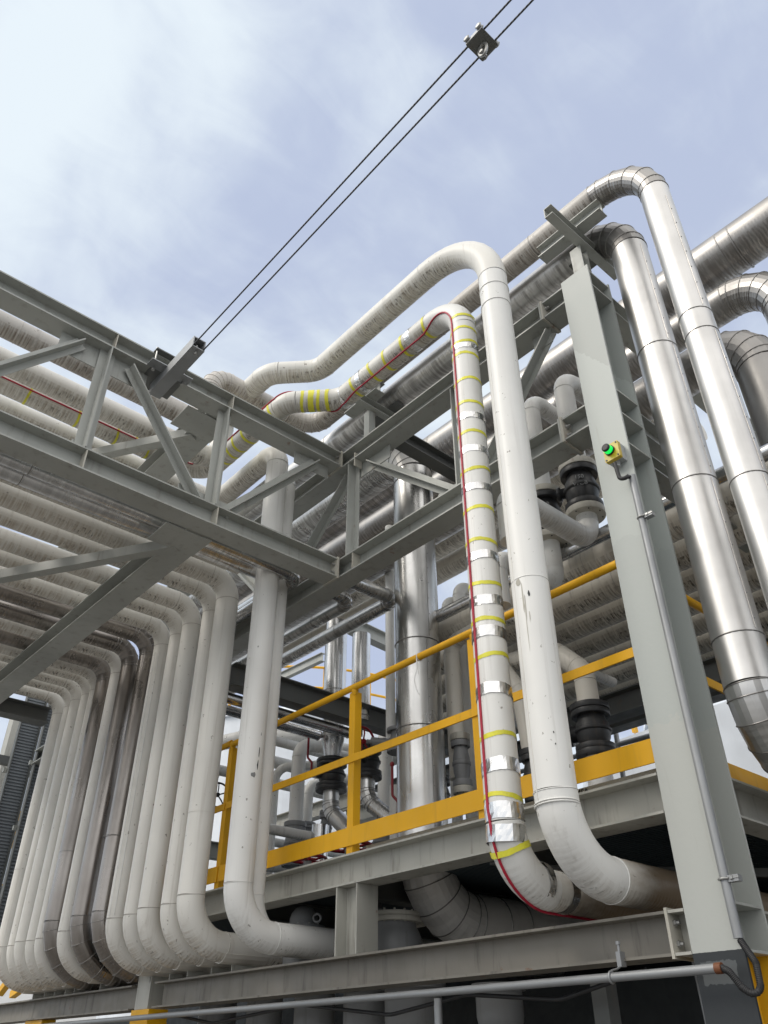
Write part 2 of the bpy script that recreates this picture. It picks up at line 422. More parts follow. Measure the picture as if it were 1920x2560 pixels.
part(t, 'pipe_shoe', G().ibeam((3.88, 1.74, 5.665), (3.88, 2.36, 5.665), .13, .11, .01, .01), M_steel)
part(t, 'pipe_shoe', G().bar((4.18, 1.9, 5.605), (4.18, 2.25, 5.605), .17, .01), M_dark)
def beam_y(label, y0, y1, z0, z1, w=.2, mat=None, x=XF, name='steel_beam', plates=True, stiff=(), group=None):
    t = thing(name, label, 'beam', (x, y0, z0), group); zc = (z0+z1)/2
    part(t, 'profile', G().ibeam((x, y0, zc), (x, y1, zc), z1-z0, w, .010, .013), mat or M_steel)
    if plates:
        part(t, 'end_plate', G().box(x-w/2-.004, x+w/2+.004, y0-.016, y0-.001, z0-.012, z1+.012), M_rust)
        for i, (sx, sz) in enumerate(((-1, -1), (-1, 1), (1, -1), (1, 1))):
            gb = G(); gb.lathe((x+sx*.055, y0-.016, zc+sz*.045), (0, -1, 0), [(.016, 0), (.016, .014), (.009, .0141), (.009, .03)], 6, False); part(t, 'bolt', gb, M_bolt)
    for y in stiff:
        for sx in (-1, 1):
            part(t, 'stiffener', G().box(*sorted((x+sx*.006, x+sx*(w/2-.002))), y-.005, y+.005, z0+.014, z1-.014), M_rust)
    return t
beam_y('long stained bottom beam carrying the pipe ends, bolted beside the black column foot', 2.29, 7.33, .42, .612, mat=M_stain_shade, stiff=())
beam_y('dirty bottom beam under the far left pipe bends', 7.76, 13.5, .42, .612, mat=M_stain_shade, plates=False)
t = beam_y('pale grey deck edge beam under the yellow handrail', 2.19, 7.30, 1.045, 1.246, plates=False, mat=M_steelb)
t = thing('stub_beam', 'short bolted beam stub between the column foot and the bottom beam', 'beam', (XF, 2.19, .42))
part(t, 'profile', G().ibeam((XF, 2.188, .516), (XF, 2.272, .516), .192, .2, .01, .013), M_steelb)
t = thing('support_post', 'short upright post between the bottom beam and the deck beam', 'post', (XF, 4.68, .612))
for y in (4.823, 4.603): part(t, 'flange', G().box(3.806, 3.994, y, y+.013, .614, 1.043), M_steelb)
part(t, 'web', G().box(3.895, 3.905, 4.617, 4.822, .614, 1.043), M_steelb)
t = thing('support_post', 'square post with a yellow foot between the two bottom beams', 'post', (XF, 7.54, GZ))
part(t, 'shaft', G().box(3.82, 4.0, 7.44, 7.68, .42, .80), M_steelb)
part(t, 'painted_foot', G().box(3.815, 4.0, 7.40, 7.72, GZ, .418), M_yel)
single('stub_column', 'yellow painted leg under the far left bottom beam', 'post', G().box(3.83, 3.98, 9.75, 10.2, GZ, .417), M_yel)
# chords of the girder along the skid face
t = thing('truss_girder', 'grey-green truss girder running along the skid face behind the taped pipe', 'truss', (XF, 2.3, 3.6))
part(t, 'top_chord', G().ibeam((XF, 2.42, 4.945), (XF, 12, 4.945), .175, .2, .01, .013), M_steel)
part(t, 'bottom_chord', G().ibeam((XF, 2.42, 3.70), (XF, 12, 3.70), .195, .2, .01, .013), M_steel)
for zc, d in ((4.945, .175), (3.70, .195)):
    part(t, 'end_plate', G().box(3.79, 4.01, 2.385, 2.402, zc-d/2-.015, zc+d/2+.015), M_rust)
    part(t, 'end_plate', G().box(3.79, 4.01, 2.404, 2.419, zc-d/2-.012, zc+d/2+.012), M_steel)
    part(t, 'stub', G().ibeam((XF, 2.186, zc), (XF, 2.383, zc), d, .2, .01, .013), M_steel)
    for sx in (-1, 1):
        for sz in (-1, 1):
            gb = G(); gb.lathe((XF+sx*.06, 2.384, zc+sz*.04), (0, -1, 0), [(.017, 0), (.017, .014), (.010, .0141), (.010, .035)], 6, False); part(t, 'bolt', gb, M_bolt)
def tee(a, b, w, face):                        # back to back angles seen as a T
    g = G(); a, b = V(a), V(b); f = V(face)
    return g.prism([(-w/2, 0), (w/2, 0), (w/2, .008), (.006, .008), (.006, w*.75), (-.006, w*.75), (-.006, .008), (-w/2, .008)], a, b, f)
for y in (4.84, 3.44):
    part(t, 'upright', tee((3.905, y, 3.80), (3.905, y, 4.857), .13, (-1, 0, 0)), M_steel)
    for z in (3.79, 4.86): part(t, 'stiffener', G().box(3.803, 3.893, y-.1-.005, y-.1+.005, z-.09 if z > 4 else z-.17, z+.07 if z > 4 else z-.01), M_rust)
for a, b in (((4.62, 4.79), (3.5, 3.80)), ((4.93, 4.80), (6.05, 3.80)), ((2.42, 4.80), (3.3, 3.80)), ((7.1, 4.80), (6.1, 3.80))):
    part(t, 'diagonal', tee((3.93, a[0], a[1]), (3.93, b[0], b[1]), .11, (-1, 0, 0)), M_steel)
for y0, y1, z0, z1 in ((4.35, 5.1, 4.70, 4.857), (3.3, 3.75, 3.797, 3.93), (2.42, 2.6, 4.70, 4.857), (5.8, 6.3, 3.797, 3.93)):
    part(t, 'gusset', G().box(3.915, 3.925, y0, y1, z0, z1), M_steel)
t = thing('support_bracket', 'small T-shaped bracket on the girder, under the two metal pipes beside the taped pipe', 'bracket', (3.94, 4.68, 5.03))
part(t, 'post', G().bar((3.94, 4.68, 5.034), (3.94, 4.68, 5.48), .08, .08, up=(1, 0, 0)), M_steel)
part(t, 'cross_arm', G().chan((3.72, 4.66, 5.53), (4.40, 4.66, 5.53), .10, .07, .008), M_steel)
part(t, 'pipe_shoe', G().ibeam((3.88, 4.45, 5.655), (3.88, 4.95, 5.655), .14, .13, .01, .01), M_steel)
part(t, 'pipe_shoe', G().bar((4.18, 4.45, 5.59), (4.18, 4.9, 5.59), .15, .01), M_dark)
# the bridge truss along x
YB = 5.02
t = thing('pipe_bridge', 'grey-green truss of the pipe bridge crossing overhead at the left', 'truss', (3.7, YB, 3.6))
part(t, 'top_chord', G().ibeam((-5, YB, 4.945), (3.775, YB, 4.945), .175, .2, .01, .013), M_steel)
part(t, 'bottom_chord', G().ibeam((-5, YB, 3.70), (3.775, YB, 3.70), .195, .2, .01, .013), M_steel)
for zc, d in ((4.945, .175), (3.70, .195)):
    part(t, 'end_plate', G().box(3.777, 3.796, YB-.105, YB+.105, zc-d/2-.012, zc+d/2+.012), M_rust)
    for sy in (-1, 1):
        for sz in (-1, 1):
            gb = G(); gb.lathe((3.775, YB+sy*.06, zc+sz*.04), (-1, 0, 0), [(.016, 0), (.016, .014), (.010, .0141), (.010, .035)], 6, False); part(t, 'bolt', gb, M_bolt)
    for x in (1.40, 2.53, .25): part(t, 'stiffener', G().box(x-.005, x+.005, YB-.098, YB-.006, zc-d/2+.014, zc+d/2-.014), M_rust)
for x in (1.38, 2.5, .2):
    part(t, 'upright', tee((x, YB-.01, 3.80), (x, YB-.01, 4.857), .13, (0, -1, 0)), M_steel)
for a, b in (((1.16, 4.80), (.35, 3.80)), ((1.58, 4.80), (2.36, 3.80)), ((3.52, 4.80), (2.62, 3.80)), ((0, 4.80), (-.8, 3.80))):
    part(t, 'diagonal', tee((a[0], YB-.02, a[1]), (b[0], YB-.02, b[1]), .11, (0, -1, 0)), M_steel)
for x0, x1, z0, z1 in ((1.0, 1.75, 4.66, 4.857), (2.2, 2.75, 3.797, 3.93), (3.3, 3.7, 4.72, 4.857), (.1, .55, 3.797, 3.93), (1.3, 1.46, 3.797, 3.9)):
    part(t, 'gusset', G().box(x0, x1, YB+.005, YB+.015, z0, z1), M_steel)
for lab, zc, d in (('upper cross beam of the pipe bridge, under the taped pipe', 4.953, .185), ('large lower cross beam of the pipe bridge, slanting under the rows of pipes', 3.70, .195)):
    t = thing('cross_beam', lab, 'beam', (2.5, 5.15, zc))
    part(t, 'profile', G().ibeam((2.5, 5.125, zc), (2.5, 14, zc), d, .24, .011, .014), M_steel)
    part(t, 'gusset', G().box(2.20, 2.62, 5.13, 5.45, zc-d/2-.014, zc-d/2-.004), M_steel)
single('brace_angle', 'thin angle brace under the lower pipe row, running to the large cross beam', 'brace', G().angle((2.42, 5.40, 3.585), (.4, 8.70, 3.585), .09, .009), M_steel)
single('brace_angle', 'thin angle brace seen through the bridge truss, under the upper pipes', 'brace', G().angle((2.42, 5.45, 4.84), (.4, 8.70, 4.84), .09, .009), M_steel)
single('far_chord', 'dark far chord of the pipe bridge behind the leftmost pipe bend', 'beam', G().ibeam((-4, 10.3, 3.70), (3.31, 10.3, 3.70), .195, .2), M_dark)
single('far_chord', 'upper chord on the far side of the pipe bridge above the white pipes', 'beam', G().ibeam((-4, 10.3, 4.945), (3.79, 10.3, 4.945), .175, .2), M_steel)
# ------------------------------------------------------------------ the lower tier: a row of pipes bending down
ROW = [(6.14, .107, 'w', 'thick white pipe, rightmost of the long row dropping from the pipe bridge'),
       (6.44, .085, 'w', 'slim pinkish white pipe, second from the right in the row'),
       (6.82, .095, 'w', 'white pipe, third from the right in the row'),
       (7.12, .085, 'w', 'white pipe, fourth from the right in the row'),
       (7.46, .09, 's', 'white pipe with long seams beside the right brown metal pipe in the row'),
       (7.79, .095, 'm', 'brown metal pipe, right one of the three metal pipes in the row'),
       (8.17, .095, 'm', 'brown metal pipe, middle one of the three in the row'),
       (8.46, .085, 'w', 'white pipe squeezed between two brown metal pipes in the row'),
       (8.79, .115, 'm', 'thick brown metal pipe, left one of the three in the row'),
       (9.05, .08, 'w', 'white pipe directly left of the thick brown metal pipe'),
       (9.27, .08, 'w', 'white pipe, fourth from the left end of the row'),
       (9.54, .09, 'w', 'white pipe, third from the left end of the row'),
       (9.80, .08, 'w', 'white pipe, second from the left end of the row'),
       (10.12, .09, 'w', 'leftmost white pipe of the long row')]
for y, r, kind, lab in ROW:
    zt, zb = 3.80+.035+r+random.uniform(-.004, .012), .612+.055+r; xr = 3.4+random.uniform(-.015, .015)
    metal = kind == 'm'
    if metal: zb -= .045
    j = [(3.4, y, 2.1+random.uniform(-.3, .3))] if metal else []
    p = pipe(lab, [(-4.5, y, zt), (xr, y, zt), (xr+random.uniform(-.006, .006), y, zb), (5.6, y, zb)], r, M_metalb if metal else M_row, [.2+r*.3, .46 if metal else .29+r*.4], metal, group='row of pipes dropping from the pipe bridge', joints=j)
    for zz in ((random.uniform(1.6, 3.3),) if kind == 'w' else ()):
        g = G(); g.torus((xr, y, zz), (0, 0, 1), r*1.001, .0022, 28, 6); part(p, 'seam_band', g, M_row)
    if kind == 's':
        for dx, dy in ((-.05, -.075), (-.078, -.042)):
            part(p, 'lap_seam', G().bar((3.4+dx*1.02, y+dy*1.02, 1.1), (3.4+dx*1.02, y+dy*1.02, 3.6), .006, .006, up=(1, 0, 0)), M_white)
    ang = [math.radians(-90+q) for q in (-62, -45, -25, 0, 25, 45, 62)]
    pr = [(r*1.07*math.cos(q), r*1.07*math.sin(q)) for q in ang]+[(r*1.01*math.cos(q), r*1.01*math.sin(q)) for q in ang[::-1]]
    if not metal: part(p, 'pipe_saddle', G().prism(pr, (3.70, y, zb), (4.1, y, zb)), M_row); part(p, 'pipe_shoe', G().box(3.82, 4.08, y-.006, y+.006, .613, zb-r), M_steelb)
for y, r, z, lab in ((5.37, .06, 3.75, 'shiny metal pipe just under the bottom chord of the pipe bridge'), (5.57, .082, 3.79, 'brightest shiny metal pipe under the pipe bridge, beside the mouldy pipes')):
    pipe(lab, [(-4.5, y, z), (3.62+r, y, z), (3.62+r, 11, z)], r, M_chrome, .13, True, joints=[(1.15, y, z), (2.3, y, z)])
for x, y, r, lab in ((4.28, 5.33, .062, 'shorter dark shiny pipe bending under the girder corner'), (4.58, 5.03, .068, 'longer dark shiny pipe with an elbow under the girder, beside the big metal pipe')):
    pipe(lab, [(4.05, y, 3.70), (x, y, 3.70), (x, 9.0, 3.70)], r, M_mid, .13, True, joints=[(x, 5.9, 3.70)])
pipe('white mouldy pipe beside the shiny pipes on the lower tier', [(-4.5, 5.82, 3.95), (3.0, 5.82, 3.95), (3.3, 5.82, 3.95)], .10, M_row)
# ------------------------------------------------------------------ the two white riser pipes in front
XP = 3.4
UZ = 5.18
P1 = pipe('thick white riser pipe with rust streaks, left of the tall column', [(-5, 6.05, UZ), (3.03, 6.05, UZ), (3.03, 6.05, 5.86), (3.03, 5.23, 5.86), (3.4, 4.86, 5.86), (3.4, 2.54, 5.86), (3.4, 2.54, .777), (7.5, 2.54, .777)], .112, M_dirty, [.22, .22, .3, .3, .72, .37])
for o in P1.children:
    cz = sum((v.co.z for v in o.data.vertices), 0.0)/len(o.data.vertices)+ROOT[P1].z
    cy = sum((v.co.y for v in o.data.vertices), 0.0)/len(o.data.vertices)+ROOT[P1].y
    if cy < 2.9 and cz < 5.5: o.data.materials[0] = M_white
for z in (4.79, 4.98):
    g = G(); g.torus((3.4, 2.54, z), (0, 0, 1), .113, .0045, 32, 6); part(P1, 'seam_band', g, M_white)
g = G(); g.torus((3.4, 2.54, 2.36), (0, 0, 1), .1125, .0022, 32, 6); part(P1, 'seam_band', g, M_white)
for o in P1.children:
    cz = sum((v.co.z for v in o.data.vertices), 0.0)/len(o.data.vertices)+ROOT[P1].z
    if cz < .9 and o.name.startswith('straight'): o.data.materials[0] = M_scorch
def patch(c, axis_z, X, Y, r, seed, w, h):        # an irregular stain lying on a vertical pipe
    rnd = random.Random(seed); gg = G(); n = 10; a0 = c
    pts = []
    for i in range(n):
        a = 2*math.pi*i/n; q = .55+.45*rnd.random()
        pts.append((a0+w/r*math.cos(a)*q, axis_z+h*math.sin(a)*q))
    b = gg.add([(X+(r+.0012)*math.cos(t), Y+(r+.0012)*math.sin(t), z) for t, z in pts])
    gg.face(range(b, b+n)); return gg
face = math.atan2(-2.54, -3.4)
for da, z, w, h in ((-.62, 2.33, .020, .030), (-.45, 2.22, .006, .12), (-.36, 2.16, .004, .11), (-.12, 2.24, .008, .030), (-.2, 2.10, .003, .05), (-.4, 2.02, .0025, .18), (.25, 1.42, .004, .008), (.27, 1.36, .004, .007), (.5, 2.9, .003, .01)):
    part(P1, 'rust_mark', patch(face+da, z, 3.4, 2.54, .112, int(z*1000), w, h), M_rust if abs(da) > .3 or h > .03 else M_iron)
for dz in (0, .012): 
    g = G(); g.torus((3.4, 2.54, 1.075+dz), (0, .03, 1), .1128, .004, 32, 6); part(P1, 'seam_band', g, M_white)
g = G(); sa = face-.95; g.bar((3.4+.1125*math.cos(sa), 2.54+.1125*math.sin(sa), 1.1), (3.4+.1125*math.cos(sa), 2.54+.1125*math.sin(sa), 4.75), .004, .004, up=(1, 0, 0)); part(P1, 'lap_seam', g, M_dirty)
P2pts = [(-5, 6.33, UZ), (3.03, 6.33, UZ), (3.03, 4.83, UZ), (3.4, 4.45, UZ), (3.4, 2.89, UZ), (3.4, 2.89, .767), (7.5, 2.89, .767)]
P2R = [.26, .26, .26, .33, .29]
P2 = pipe('white riser pipe banded with yellow and foil tape and a red line', P2pts, .103, M_dirty, P2R, band=False)
for o in P2.children:
    cz = sum((v.co.z for v in o.data.vertices), 0.0)/len(o.data.vertices)+ROOT[P2].z
    cy = sum((v.co.y for v in o.data.vertices), 0.0)/len(o.data.vertices)+ROOT[P2].y
    if cy < 3.1 and cz < 5.3: o.data.materials[0] = M_scorch if cz < .9 and o.name.startswith('straight') else M_white
def tape(parent, c, d, r, w, mat, name, wob=.004, seed=0, gap=None):
    rnd = random.Random(seed); n = 36; d = V(d).normalized(); c = V(c)
    d = (d+V((rnd.uniform(-1, 1), rnd.uniform(-1, 1), rnd.uniform(-1, 1)))*.05).normalized()
    u = V((0, 0, 1)) if abs(d.z) < .8 else V((-1, 0, 0)); u = (u-d*u.dot(d)).normalized(); q = d.cross(u); g = G(); b = 0
    ph = rnd.random()*6; rows = 4
    for i in range(n+1):
        a = 2*math.pi*i/n
        off = wob*math.sin(2*a+ph)
        for k in range(rows):
            s = (k/(rows-1)-.5)*w
            rr = r+.0022+(rnd.uniform(0, .0022) if mat is M_foil else 0)
            g.v.append(c+d*(s+off+(rnd.uniform(-.002, .002)))+(u*math.cos(a)+q*math.sin(a))*rr)
    for i in range(n):
        for k in range(rows-1):
            g.face([i*rows+k, (i+1)*rows+k, (i+1)*rows+k+1, i*rows+k+1], [(i*.02, k*.01)]*4, False)
    return part(parent, name, g, mat)
def T(ox, oy, s): return lambda x, y: (ox+x*s, oy+y*s)
T9, T8, T7, T6, T5, T4, T3, T2, T1 = T(800, 600, .36166), T(1150, 1750, .46414), T(1150, 1050, .46414), T(1150, 350, .46414), T(550, 1850, .42194), T(550, 1250, .42194), T(0, 1850, .42194), T(0, 1250, .42194), T(0, 650, .57866)
TB, TA, X3 = T(640, 880, .217), T(340, 840, .24111), T(0, 740, .27728)
i = 0
for px in [T9(985, 512), T9(985, 605), T9(990, 690), T9(1000, 775), T9(1010, 955), T9(1030, 1115)]+[T7(70, 55), T7(80, 255), T7(95, 465), T7(110, 640), T7(130, 870), T7(150, 1068), T7(175, 1258), T8(210, 178), T8(245, 508)]:
    i += 1; tape(P2, (3.4, 2.89, zv(px, 3.4, 2.89, .10)), (0, 0, 1), .103, .026, M_yeltape, 'yellow_tape', .006, i)
for px, w in [(T9(975, 722), .05), (T9(1035, 1207), .055), (T7(75, 148), .055), (T7(90, 352), .055), (T7(118, 725), .06), (T7(140, 960), .065), (T7(150, 1135), .07), (T7(185, 1445), .07), (T8(230, 345), .075), (T8(250, 590), .085), (T8(265, 708), .085)]:
    i += 1; tape(P2, (3.4, 2.89, zv(px, 3.4, 2.89, .10)), (0, 0, 1), .103, w, M_foil, 'foil_tape', .005, i)
for px in [T9(720, 575), T9(565, 725), T9(445, 820), T9(348, 900), T9(222, 1010)]:
    i += 1; tape(P2, (3.4, at(px, X=3.33).y, UZ), (0, 1, 0), .103, .028, M_yeltape, 'yellow_tape', .006, i)
for px, w in [(T9(612, 640), .06), (T9(268, 945), .06), (T9(132, 1050), .08)]:
    i += 1; tape(P2, (3.4, at(px, X=3.33).y, UZ), (0, 1, 0), .103, w, M_foil, 'foil_tape', .005, i)
for f_, w in ((.25, .03), (.45, .055), (.62, .03), (.82, .035)):
    i += 1; tape(P2, V((3.07, 4.79, UZ)).lerp(V((3.36, 4.49, UZ)), f_), (1, -1, 0), .103, w, M_yeltape, 'yellow_tape', .006, i)
for y in (5.0, 5.25, 5.45, 5.62, 5.75, 5.88):
    i += 1; tape(P2, (3.03, y, UZ), (0, 1, 0), .103, .03, M_yeltape, 'yellow_tape', .006, i)
for x in (.62, 1.14, 1.62, 2.02, 2.2, 2.36, 2.6, .1):
    i += 1; tape(P2, (x, 6.33, UZ), (1, 0, 0), .103, .022, M_yeltape, 'yellow_tape', .006, i)
i += 1; tape(P2, (3.425, 2.89, .93), (-.36, 0, 1), .107, .03, M_yeltape, 'yellow_tape', .006, i)
i += 1; tape(P2, (3.62, 2.89, .79), (1, 0, -.15), .108, .05, M_foil, 'foil_tape', .006, i); tape(P2, (3.80, 2.89, .767), (1, 0, 0), .105, .06, M_foil, 'foil_tape', .006, i+1)
pp0 = path_of(P2pts, P2R, 12); pp = [pp0[0]]
for q in pp0[1:]:
    L_ = (q-pp[-1]).length; s_ = pp[-1]
    for m_ in range(1, max(1, int(L_/.06))+1): pp.append(s_.lerp(q, m_/max(1, int(L_/.06))))
line = []; kn = [((3.03, 4.9), (-1, 0, .35)), ((3.12, 4.74), (-.2, 0, 1)), ((3.22, 4.64), (.7, .7, .5)), ((3.3, 4.55), (.6, .6, -.6)), ((3.38, 4.42), (-.1, 0, -1)), ((3.4, 4.2), (-.45, 0, -1))]
for q in range(len(pp)):
    tg = (pp[min(q+1, len(pp)-1)]-pp[max(q-1, 0)]).normalized(); p = pp[q]
    if p.y > 6.05 and p.x < 2.9: nrm = V((0, -1, -.22))
    elif p.z < 4.9: nrm = V((-1, .2, 0)) if p.z > 1.1 else V((-.9, .1, -.75))
    elif p.y > 4.9: nrm = V((-1, -.6, .25))
    elif p.y < 4.2: f_ = min(1, max(0, (3.3-p.y)/.35)); nrm = V((-.45-.5*f_, .15*f_, -1+f_*.95))
    else:
        s = 4.9-p.y; ks = [4.9-z[0][1] for z in kn]; j_ = max(0, min(len(kn)-2, sum(1 for z in ks if z <= s)-1)); f_ = min(1, (s-ks[j_])/(ks[j_+1]-ks[j_]))
        nrm = V(kn[j_][1]).lerp(V(kn[j_+1][1]), f_)
    nrm = (nrm-tg*nrm.dot(tg)).normalized(); line.append(pp[q]+nrm*.108)
g = G(); g.tube(line, .0075, 8); part(P2, 'red_line', g, M_redtape)
# the pair of white pipes at the corner of the two trusses
pipe('white pipe in front of the truss corner, left of the yellow handrail', [(-5, 6.67, UZ), (2.95, 6.67, UZ), (3.4, 6.67, UZ), (3.4, 5.476, UZ+.02), (3.4, 5.476, .777), (7.0, 5.476, .777)], .107, M_dirty, [.05, .24, .2, .33])
for o in list(bpy.data.objects):
    if o.parent and o.parent.get('label', '').startswith('white pipe in front of the truss corner'):
        cz = sum((v.co.z for v in o.data.vertices), 0.0)/len(o.data.vertices)+ROOT[o].z
        cy = sum((v.co.y for v in o.data.vertices), 0.0)/len(o.data.vertices)+ROOT[o].y
        if cy < 5.5 and cz < 5.0: o.data.materials[0] = M_white
P3 = [o for o in bpy.data.objects if o.get('label', '').startswith('white pipe in front of the truss corner')][0]; f3 = math.atan2(-5.476, -3.4)
for da, z, w, h, m_ in ((.35, 1.87, .028, .024, M_greyiron), (.62, 1.95, .008, .05, M_iron), (.66, 2.05, .005, .05, M_iron), (.70, 2.2, .003, .02, M_iron), (-.2, 2.95, .008, .012, M_steel), (.1, 1.55, .004, .006, M_iron)): part(P3, 'scuff_mark', patch(f3+da, z, 3.4, 5.476, .107, int(z*997), w, h), m_)
pipe('thinner white pipe tucked behind the white pipe at the truss corner', [(3.6, 9.5, UZ-.1), (3.6, 5.58, UZ-.1), (3.6, 5.58, .76), (7.0, 5.58, .76)], .085, M_white, [.2, .3])
for x in (3.42, 3.75, 5.0): pass
# ------------------------------------------------------------------ metal pipes above the girder
zS = 5.745
pipe('thick bright metal riser pipe, right beside the tall column', [(4.18, 8.6, zS), (4.18, 1.75, zS), (4.18, 1.75, 1.32), (9, 1.75, 1.32)], .14, M_metal, [.38, .36], True, joints=[(4.18, 1.75, z) for z in (4.21, 3.02, 1.95)]+[(4.18, y, zS) for y in (3.2, 4.6, 5.6)], emat=M_metald)
S2 = pipe('tallest bright metal riser pipe, bending over right of the thick one', [(-5, 5.60, UZ-.02), (2.60, 5.60, UZ-.02), (2.60, 5.60, zS+.09), (3.88, 5.60, zS+.09), (3.88, 1.32, zS+.09), (3.88, 1.32, .9), (9, 1.32, .9)], .105, M_metal, [.2, .2, .22, .46, .34], True, joints=[(3.88, 1.32, z) for z in (4.0, 3.82, 2.67)]+[(3.88, y, zS+.09) for y in (2.4, 3.6)]+[(.78, 5.6, UZ-.02)], emat=M_metald)
for o in S2.children:
    cy = sum((v.co.y for v in o.data.vertices), 0.0)/len(o.data.vertices)+ROOT[S2].y
    if cy > 5.3: o.data.materials[0] = M_beige
    elif cy > 1.5 and o.name.startswith('straight'): o.data.materials[0] = M_beige
def lap(t, X, Y, r, z0, z1, off, mat):
    """lengthwise overlap of a cladding sheet with its row of screws"""
    a = math.atan2(-Y, -X)+off; n = V((math.cos(a), math.sin(a), 0)); p = V((X, Y, 0))+n*(r+.0012)
    part(t, 'lap_seam', G().bar((p.x, p.y, z0), (p.x, p.y, z1), .0035, .0035, up=(1, 0, 0)), mat)
    s = V((-n.y, n.x, 0))*.012; g = G(); z = z0+.06
    while z < z1-.05: g.lathe(p+s+V((0, 0, z))-n*.002, n, [(.0042, 0), (.0035, .003)], 8, False); z += .16
    part(t, 'screw_row', g, M_greyiron)
S1 = [o for o in bpy.data.objects if o.get('label', '').startswith('thick bright metal riser')][0]
for z0, z1, off in ((4.23, 5.30, .75), (3.04, 4.20, .95), (1.97, 3.0, .85)): lap(S1, 4.18, 1.75, .14, z0, z1, off, M_metald)
for o in list(S1.children)+list(S2.children):
    if o.name.startswith('elbow') and sum(v.co.z for v in o.data.vertices)/len(o.data.vertices)+ROOT[S1 if o.parent is S1 else S2].z < 2.2: o.data.materials[0] = M_metal
for z0, z1, off in ((4.02, 5.2, .7), (2.69, 3.80, .95), (1.4, 2.65, .8)): lap(S2, 3.88, 1.32, .105, z0, z1, off, M_metald)
# ------------------------------------------------------------------ conduits and the button box
t = thing('conduit', 'thin galvanised conduit clipped up the front of the tall column', 'conduit', (3.775, 1.93, .46))
part(t, 'tube', G().tube([(3.775, 1.935, .46), (3.775, 1.945, 3.02)], .021, 16), M_galv)
part(t, 'hose', G().tube(path_of([(3.775, 1.945, 3.0), (3.765, 1.945, 3.045), (3.73, 1.96, 2.985), (3.72, 2.0, 3.0), (3.72, 2.01, 3.13)], .025, 4), .013, 12), M_black)
def hclip(t, c, up):
    g = G(); g.torus(c, up, .026, .006, 24, 6); part(t, 'clip', g, M_bolt)
    cl_ = [o for o in t.children if o.name.startswith('clip')][-1]
    part(cl_, 'clip_bolt', G().lathe(V(c)+V((-.01, -.035, 0)), (0, -1, 0), [(.011, 0), (.011, .012), (.006, .0121), (.006, .04)], 6, False), M_bolt)
    part(t, 'clip_foot', G().box(c[0]-.012, c[0]+.024, c[1]-.072, c[1]-.02, c[2]-.016, c[2]+.012), M_galv)
hclip(t, (3.775, 1.939, 2.70), (0, 0, 1)); hclip(t, (3.775, 1.937, .70), (0, 0, 1))
b = thing('button_box', 'yellow and grey button box with a glowing green button on the column', 'button box', (3.76, 2.02, 3.21))
bx = G(); bx.box(3.745, 3.80, 1.965, 2.065, 3.165, 3.285); part(b, 'case', bx, M_boxg)
bx = G(); bx.prism([(-.052, -.062), (.052, -.062), (.055, -.058), (.055, .058), (.052, .062), (-.052, .062), (-.055, .058), (-.055, -.058)], (3.715, 2.015, 3.225), (3.746, 2.015, 3.225)); lid = part(b, 'lid', bx, M_boxy)
part(b, 'gland', G().lathe((3.765, 2.015, 3.164), (0, 0, -1), [(.018, 0), (.018, .018), (.014, .0181), (.014, .035)], 12, False), M_boxg)
part(b, 'button_collar', G().lathe((3.715, 2.022, 3.235), (-1, 0, 0), [(.035, 0), (.035, .012)], 24), M_black)
part(b, 'green_lens', G().lathe((3.703, 2.022, 3.235), (-1, 0, 0), [(.029, 0), (.029, .030)], 24), M_green)
part(b, 'button', G().lathe((3.673, 2.022, 3.235), (-1, 0, 0), [(.0285, 0), (.027, .010), (.02, .014)], 24), M_black)
for dy in (-.044, .044):
    for dz in (-.05, .05): part(lid, 'screw', G().lathe((3.715, 2.015+dy, 3.225+dz), (-1, 0, 0), [(.006, 0), (.006, .004)], 8), M_iron)
t = thing('conduit', 'long grey conduit hung level below the bottom beam', 'conduit', (3.70, 2.0, .345))
part(t, 'tube', G().tube([(3.70, 2.02, .347), (3.70, 14, .347)], .020, 16), M_galv)
part(t, 'end_sleeve', G().lathe((3.70, 2.0, .347), (0, 1, 0), [(.0225, 0), (.0225, .03)], 16), plain('brown_sleeve', (.16, .055, .02), .6))
hose = [(3.70, 2.0, .347), (3.69, 1.965, .33), (3.70, 1.93, .27), (3.71, 1.885, .235), (3.735, 1.865, .27), (3.755, 1.872, .36), (3.775, 1.93, .455)]
hp = path_of(hose, .03, 4)
part(t, 'hose', G().tube(hp, .0135, 12), M_black)
gg = G(); acc = 0
for a, c2 in zip(hp[:-1], hp[1:]):
    L = (c2-a).length; n = max(1, int(L/.0065))
    for q in range(n): gg.torus(a.lerp(c2, q/n), c2-a, .0135, .0022, 12, 4)
part(t, 'hose_rib', gg, M_black); bpy.data.objects[-1] if False else None
t = thing('beam_clamp', 'small galvanised clamp on the bottom beam edge holding the level conduit', 'clamp', (3.80, 2.79, .42))
cp = at(T8(865, 1385), X=3.79)
part(t, 'jaw', G().box(3.77, 3.812, cp.y-.012, cp.y+.012, .395, .46), M_galv)
part(t, 'screw', G().lathe((3.785, cp.y, .46), (0, 0, 1), [(.007, 0), (.007, .03), (.012, .0301), (.012, .045)], 8, False), M_galv)
part(t, 'rod', G().tube([(3.785, cp.y, .40), (3.75, cp.y, .385), (3.705, cp.y+.005, .375)], .005, 8), M_galv)
g = G(); g.torus((3.70, cp.y+.005, .347), (0, 1, 0), .024, .006, 20, 6); part(t, 'clip', g, M_galv)
